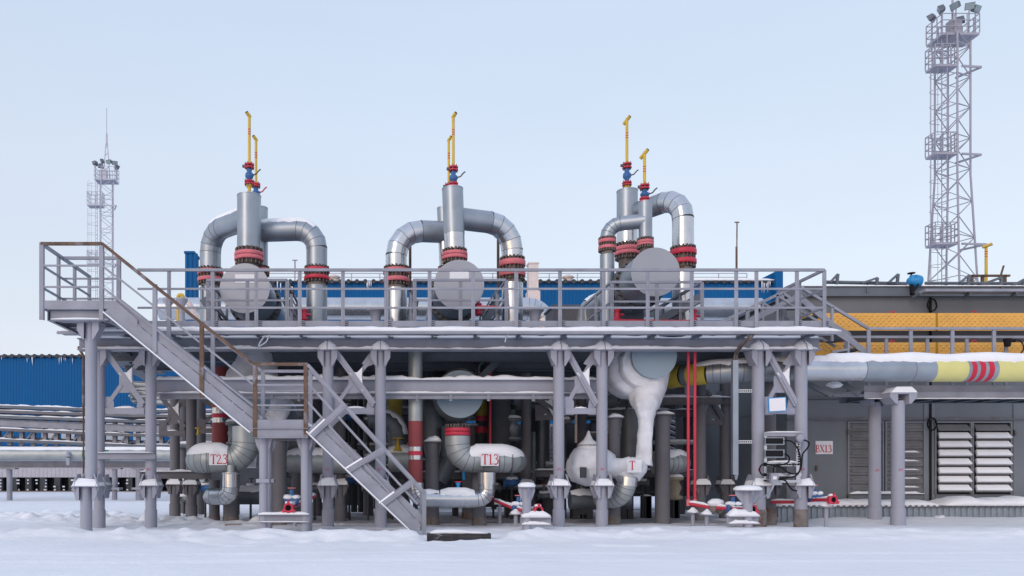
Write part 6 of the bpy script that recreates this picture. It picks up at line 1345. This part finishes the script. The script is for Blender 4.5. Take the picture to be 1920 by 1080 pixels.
for q in (127,): b = MB(); b.box(P(q-3, 872, 37), P(q+3, 858, 37) + YV*.2); b.lathe(P(q, 856, 37), [(.18, 0), (.1, .1), (.03, .3), (0, .32)], n=10); b.build('support', PILR, t)
# cable bundle and stepped trays that run back under the platform's left end
t = thing('cable_bundle', 'bundle of snow dusted grey cables below the left end of the deck', 'cable bundle', P(270, 760, 24)); random.seed(11)
for i in range(16):
    y = 716 + i*2.6; b = MB(); pts = [P(231 + random.uniform(-3, 4) + i*1.3, y, 24 + random.uniform(-.3, .3)), P(270, y + 1, 24), P(340, y + 4, 23.5), P(420, y + 3, 23)]; b.tube(curve(pts, 4), .035, 6); b.build('cable', GALC if i % 3 else PILD, t)
t = thing('stepped_cable_trays', 'slanting snow dusted cable trays under the left end of the deck', 'cable tray', P(240, 690, 19)); 
for i, (p, q) in enumerate(((P(205, 656, 17.2), P(262, 690, 20)), (P(212, 668, 17.6), P(282, 712, 22)), (P(228, 664, 17.4), P(300, 700, 22)))):
    b = MB(); b.bar(p, q, .34, .05); o = b.build('tray', GREYD, t); b = MB(); b.snow(p + Z*.02, q + Z*.02, .2, .05, step=.15, ragged=1.0); b.build('tray_snow', SNOW, o)
for (x, y) in ((236, 694), (243, 700), (262, 706), (284, 717)):
    pass
# far cable racks glimpsed between the right piers
t = thing('cable_rack', 'pale tangled cable rack glimpsed between the stoutest pier and the twin red pipes', 'cable rack', P(1275, 860, 24)); random.seed(4)
for i in range(7):
    y = 785 + i*10; b = MB(); b.bar(P(1235, y - 14, 24), P(1305, y + 16, 24), .12, .05); o = b.build('tray', PILR, t); b = MB(); b.snow(P(1235, y-15, 24), P(1305, y+15, 24), .12, .05, ragged=1.0); b.build('tray_snow', SNOW, o)
t = thing('cable_rack', 'pale little ladder rack glimpsed left of the third front column', 'cable rack', P(1028, 860, 24))
for i in range(9):
    y = 808 + i*8; b = MB(); b.bar(P(1018, y, 24), P(1036, y, 24), .1, .04); b.snow(P(1019, y-1, 24), P(1035, y-1, 24), .1, .06); b.build('rung', FROST, t)
for q in (1020, 1034): b = MB(); b.bar(P(q, 800, 24.1), P(q, 890, 24.1), .06, .06, up=YV); b.build('side_rail', PILR, t)
# yellow hand wheels and small valves in the gloom
for (x, y, lab) in ((746, 822, 'yellow wheel valve left of the striped riser'), (941, 840, 'yellow wheel valve behind the T1.3 pipe'), (372, 803, 'little yellow handle left of the brick red riser')):
    t = thing('wheel_valve', lab, 'valve', P(x, y, 18)); k_ = .5 if x < 400 else 1; c = P(x, y, 18.6); b = MB(); b.ring(c, Z, .13*k_, .16*k_, .02); b.bar(c - XV*.15*k_, c + XV*.15*k_, .02, .02); b.build('hand_wheel', YEL, t); b = MB(); b.lathe(c, [(.12*k_, -.3*k_), (.06*k_, -.2*k_), (.03, -.1*k_), (.03, 0)], n=10); b.build('yoke', YEL, t)
for i, (x, y, Y_, lab) in enumerate(((486, 815, 17.8, 'wide flanged dark fitting beside the brick red riser'), (960, 800, 19, 'dark valve with snow on it right of the middle vessel'), (860, 800, 19.5, 'dark flanged fitting under the middle vessel'), (700, 870, 19.5, 'dark valve behind the stair rail'), (1275, 905, 18.6, 'beige canvas wrapped valve right of the stoutest pier'))):
    if i == 0: x, y = 442, 808
    if i == 4: x, y = 1262, 910
    t = thing('dark_valve', lab, 'valve', P(x, y+20, Y_)); c = P(x, y, Y_); m = TARP if i == 4 else DARKJ; b = MB(); b.lathe(c, [(.12, -.35), (.22, -.32), (.22, -.26), (.13, -.22), (.19, -.05), (.13, .1), (.24, .14), (.24, .2), (.10, .24), (.08, .4)], n=16); b.build('body', m, t); b = MB(); b.lathe(c, [(.24, .2), (.2, .25), (.1, .28), (0, .29)], n=12); b.build('snow_cap', SNOW, t)
b = None
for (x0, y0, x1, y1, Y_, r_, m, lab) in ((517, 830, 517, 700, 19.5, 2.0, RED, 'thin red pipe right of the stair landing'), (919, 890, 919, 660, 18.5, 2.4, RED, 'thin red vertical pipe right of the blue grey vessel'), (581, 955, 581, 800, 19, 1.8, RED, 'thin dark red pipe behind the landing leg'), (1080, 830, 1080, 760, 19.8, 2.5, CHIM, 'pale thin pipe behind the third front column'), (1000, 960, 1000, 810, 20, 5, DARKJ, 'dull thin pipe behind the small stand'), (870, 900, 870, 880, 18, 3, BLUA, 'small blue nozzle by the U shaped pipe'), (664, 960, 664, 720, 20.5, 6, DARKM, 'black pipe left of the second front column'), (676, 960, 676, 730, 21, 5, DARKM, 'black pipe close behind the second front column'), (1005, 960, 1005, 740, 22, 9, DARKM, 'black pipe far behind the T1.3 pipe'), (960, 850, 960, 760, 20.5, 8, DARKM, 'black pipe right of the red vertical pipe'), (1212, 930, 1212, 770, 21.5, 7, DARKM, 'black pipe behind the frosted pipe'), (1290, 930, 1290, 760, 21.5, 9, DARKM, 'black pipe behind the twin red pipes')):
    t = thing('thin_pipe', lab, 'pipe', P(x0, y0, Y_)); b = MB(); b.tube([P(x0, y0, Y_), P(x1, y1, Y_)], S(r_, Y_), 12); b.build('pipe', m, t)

# ------------------------------------------------------------------ small repeated fittings and marks
random.seed(21)
for i, (x, y, Y_) in enumerate(((505, 905, 18.5), (548, 890, 19.5), (590, 915, 19), (655, 900, 19.2), (690, 915, 18.8), (735, 880, 19.4), (960, 905, 19.5), (925, 915, 20), (1020, 930, 19.8), (1090, 925, 20), (1205, 905, 20), (345, 935, 21.5), (385, 915, 20.5), (470, 915, 19.5), (1000, 760, 20.5), (950, 745, 20.3), (1060, 790, 20), (690, 790, 20), (655, 780, 20.5), (1175, 745, 20))):
    c = P(x, y, Y_); k = random.uniform(.7, 1.15); t = thing('gate_valve', 'frost dusted dark gate valve in the gloom under the deck', 'valve', tuple(c), 'dark gate valves beneath the deck')
    b = MB(); b.lathe(c - XV*.2*k, [(.05*k, 0), (.13*k, .01), (.13*k, .05), (.07*k, .07), (.11*k, .2*k), (.07*k, .33*k), (.13*k, .35*k), (.13*k, .4*k), (.05*k, .41*k)], axis=XV, n=12); b.build('body', DARKJ if i % 3 else BLUV, t)
    b = MB(); b.cyl(c, c + Z*.3*k, .035, n=8); b.box(c + Vector((-.06, -.05, .12*k)), c + Vector((.06, .05, .16*k))); b.build('bonnet', DARKJ, t)
    b = MB(); b.ring(c + Z*.32*k, Z, .08*k, .11*k, .02, n=16); b.bar(c + Z*.32*k - XV*.1*k, c + Z*.32*k + XV*.1*k, .015, .015); b.build('hand_wheel', BOLT if i % 4 else BRICK, t)
    b = MB(); b.blob(c + Z*.10*k, .16*k, .09, .05, seed=i, amp=.4); b.build('snow_cap', SNOW, t)
    b = MB(); b.cyl(c - Z*.05, (c.x, c.y, -.1), .03, n=6); b.build('stand_pipe', DARKM, t)
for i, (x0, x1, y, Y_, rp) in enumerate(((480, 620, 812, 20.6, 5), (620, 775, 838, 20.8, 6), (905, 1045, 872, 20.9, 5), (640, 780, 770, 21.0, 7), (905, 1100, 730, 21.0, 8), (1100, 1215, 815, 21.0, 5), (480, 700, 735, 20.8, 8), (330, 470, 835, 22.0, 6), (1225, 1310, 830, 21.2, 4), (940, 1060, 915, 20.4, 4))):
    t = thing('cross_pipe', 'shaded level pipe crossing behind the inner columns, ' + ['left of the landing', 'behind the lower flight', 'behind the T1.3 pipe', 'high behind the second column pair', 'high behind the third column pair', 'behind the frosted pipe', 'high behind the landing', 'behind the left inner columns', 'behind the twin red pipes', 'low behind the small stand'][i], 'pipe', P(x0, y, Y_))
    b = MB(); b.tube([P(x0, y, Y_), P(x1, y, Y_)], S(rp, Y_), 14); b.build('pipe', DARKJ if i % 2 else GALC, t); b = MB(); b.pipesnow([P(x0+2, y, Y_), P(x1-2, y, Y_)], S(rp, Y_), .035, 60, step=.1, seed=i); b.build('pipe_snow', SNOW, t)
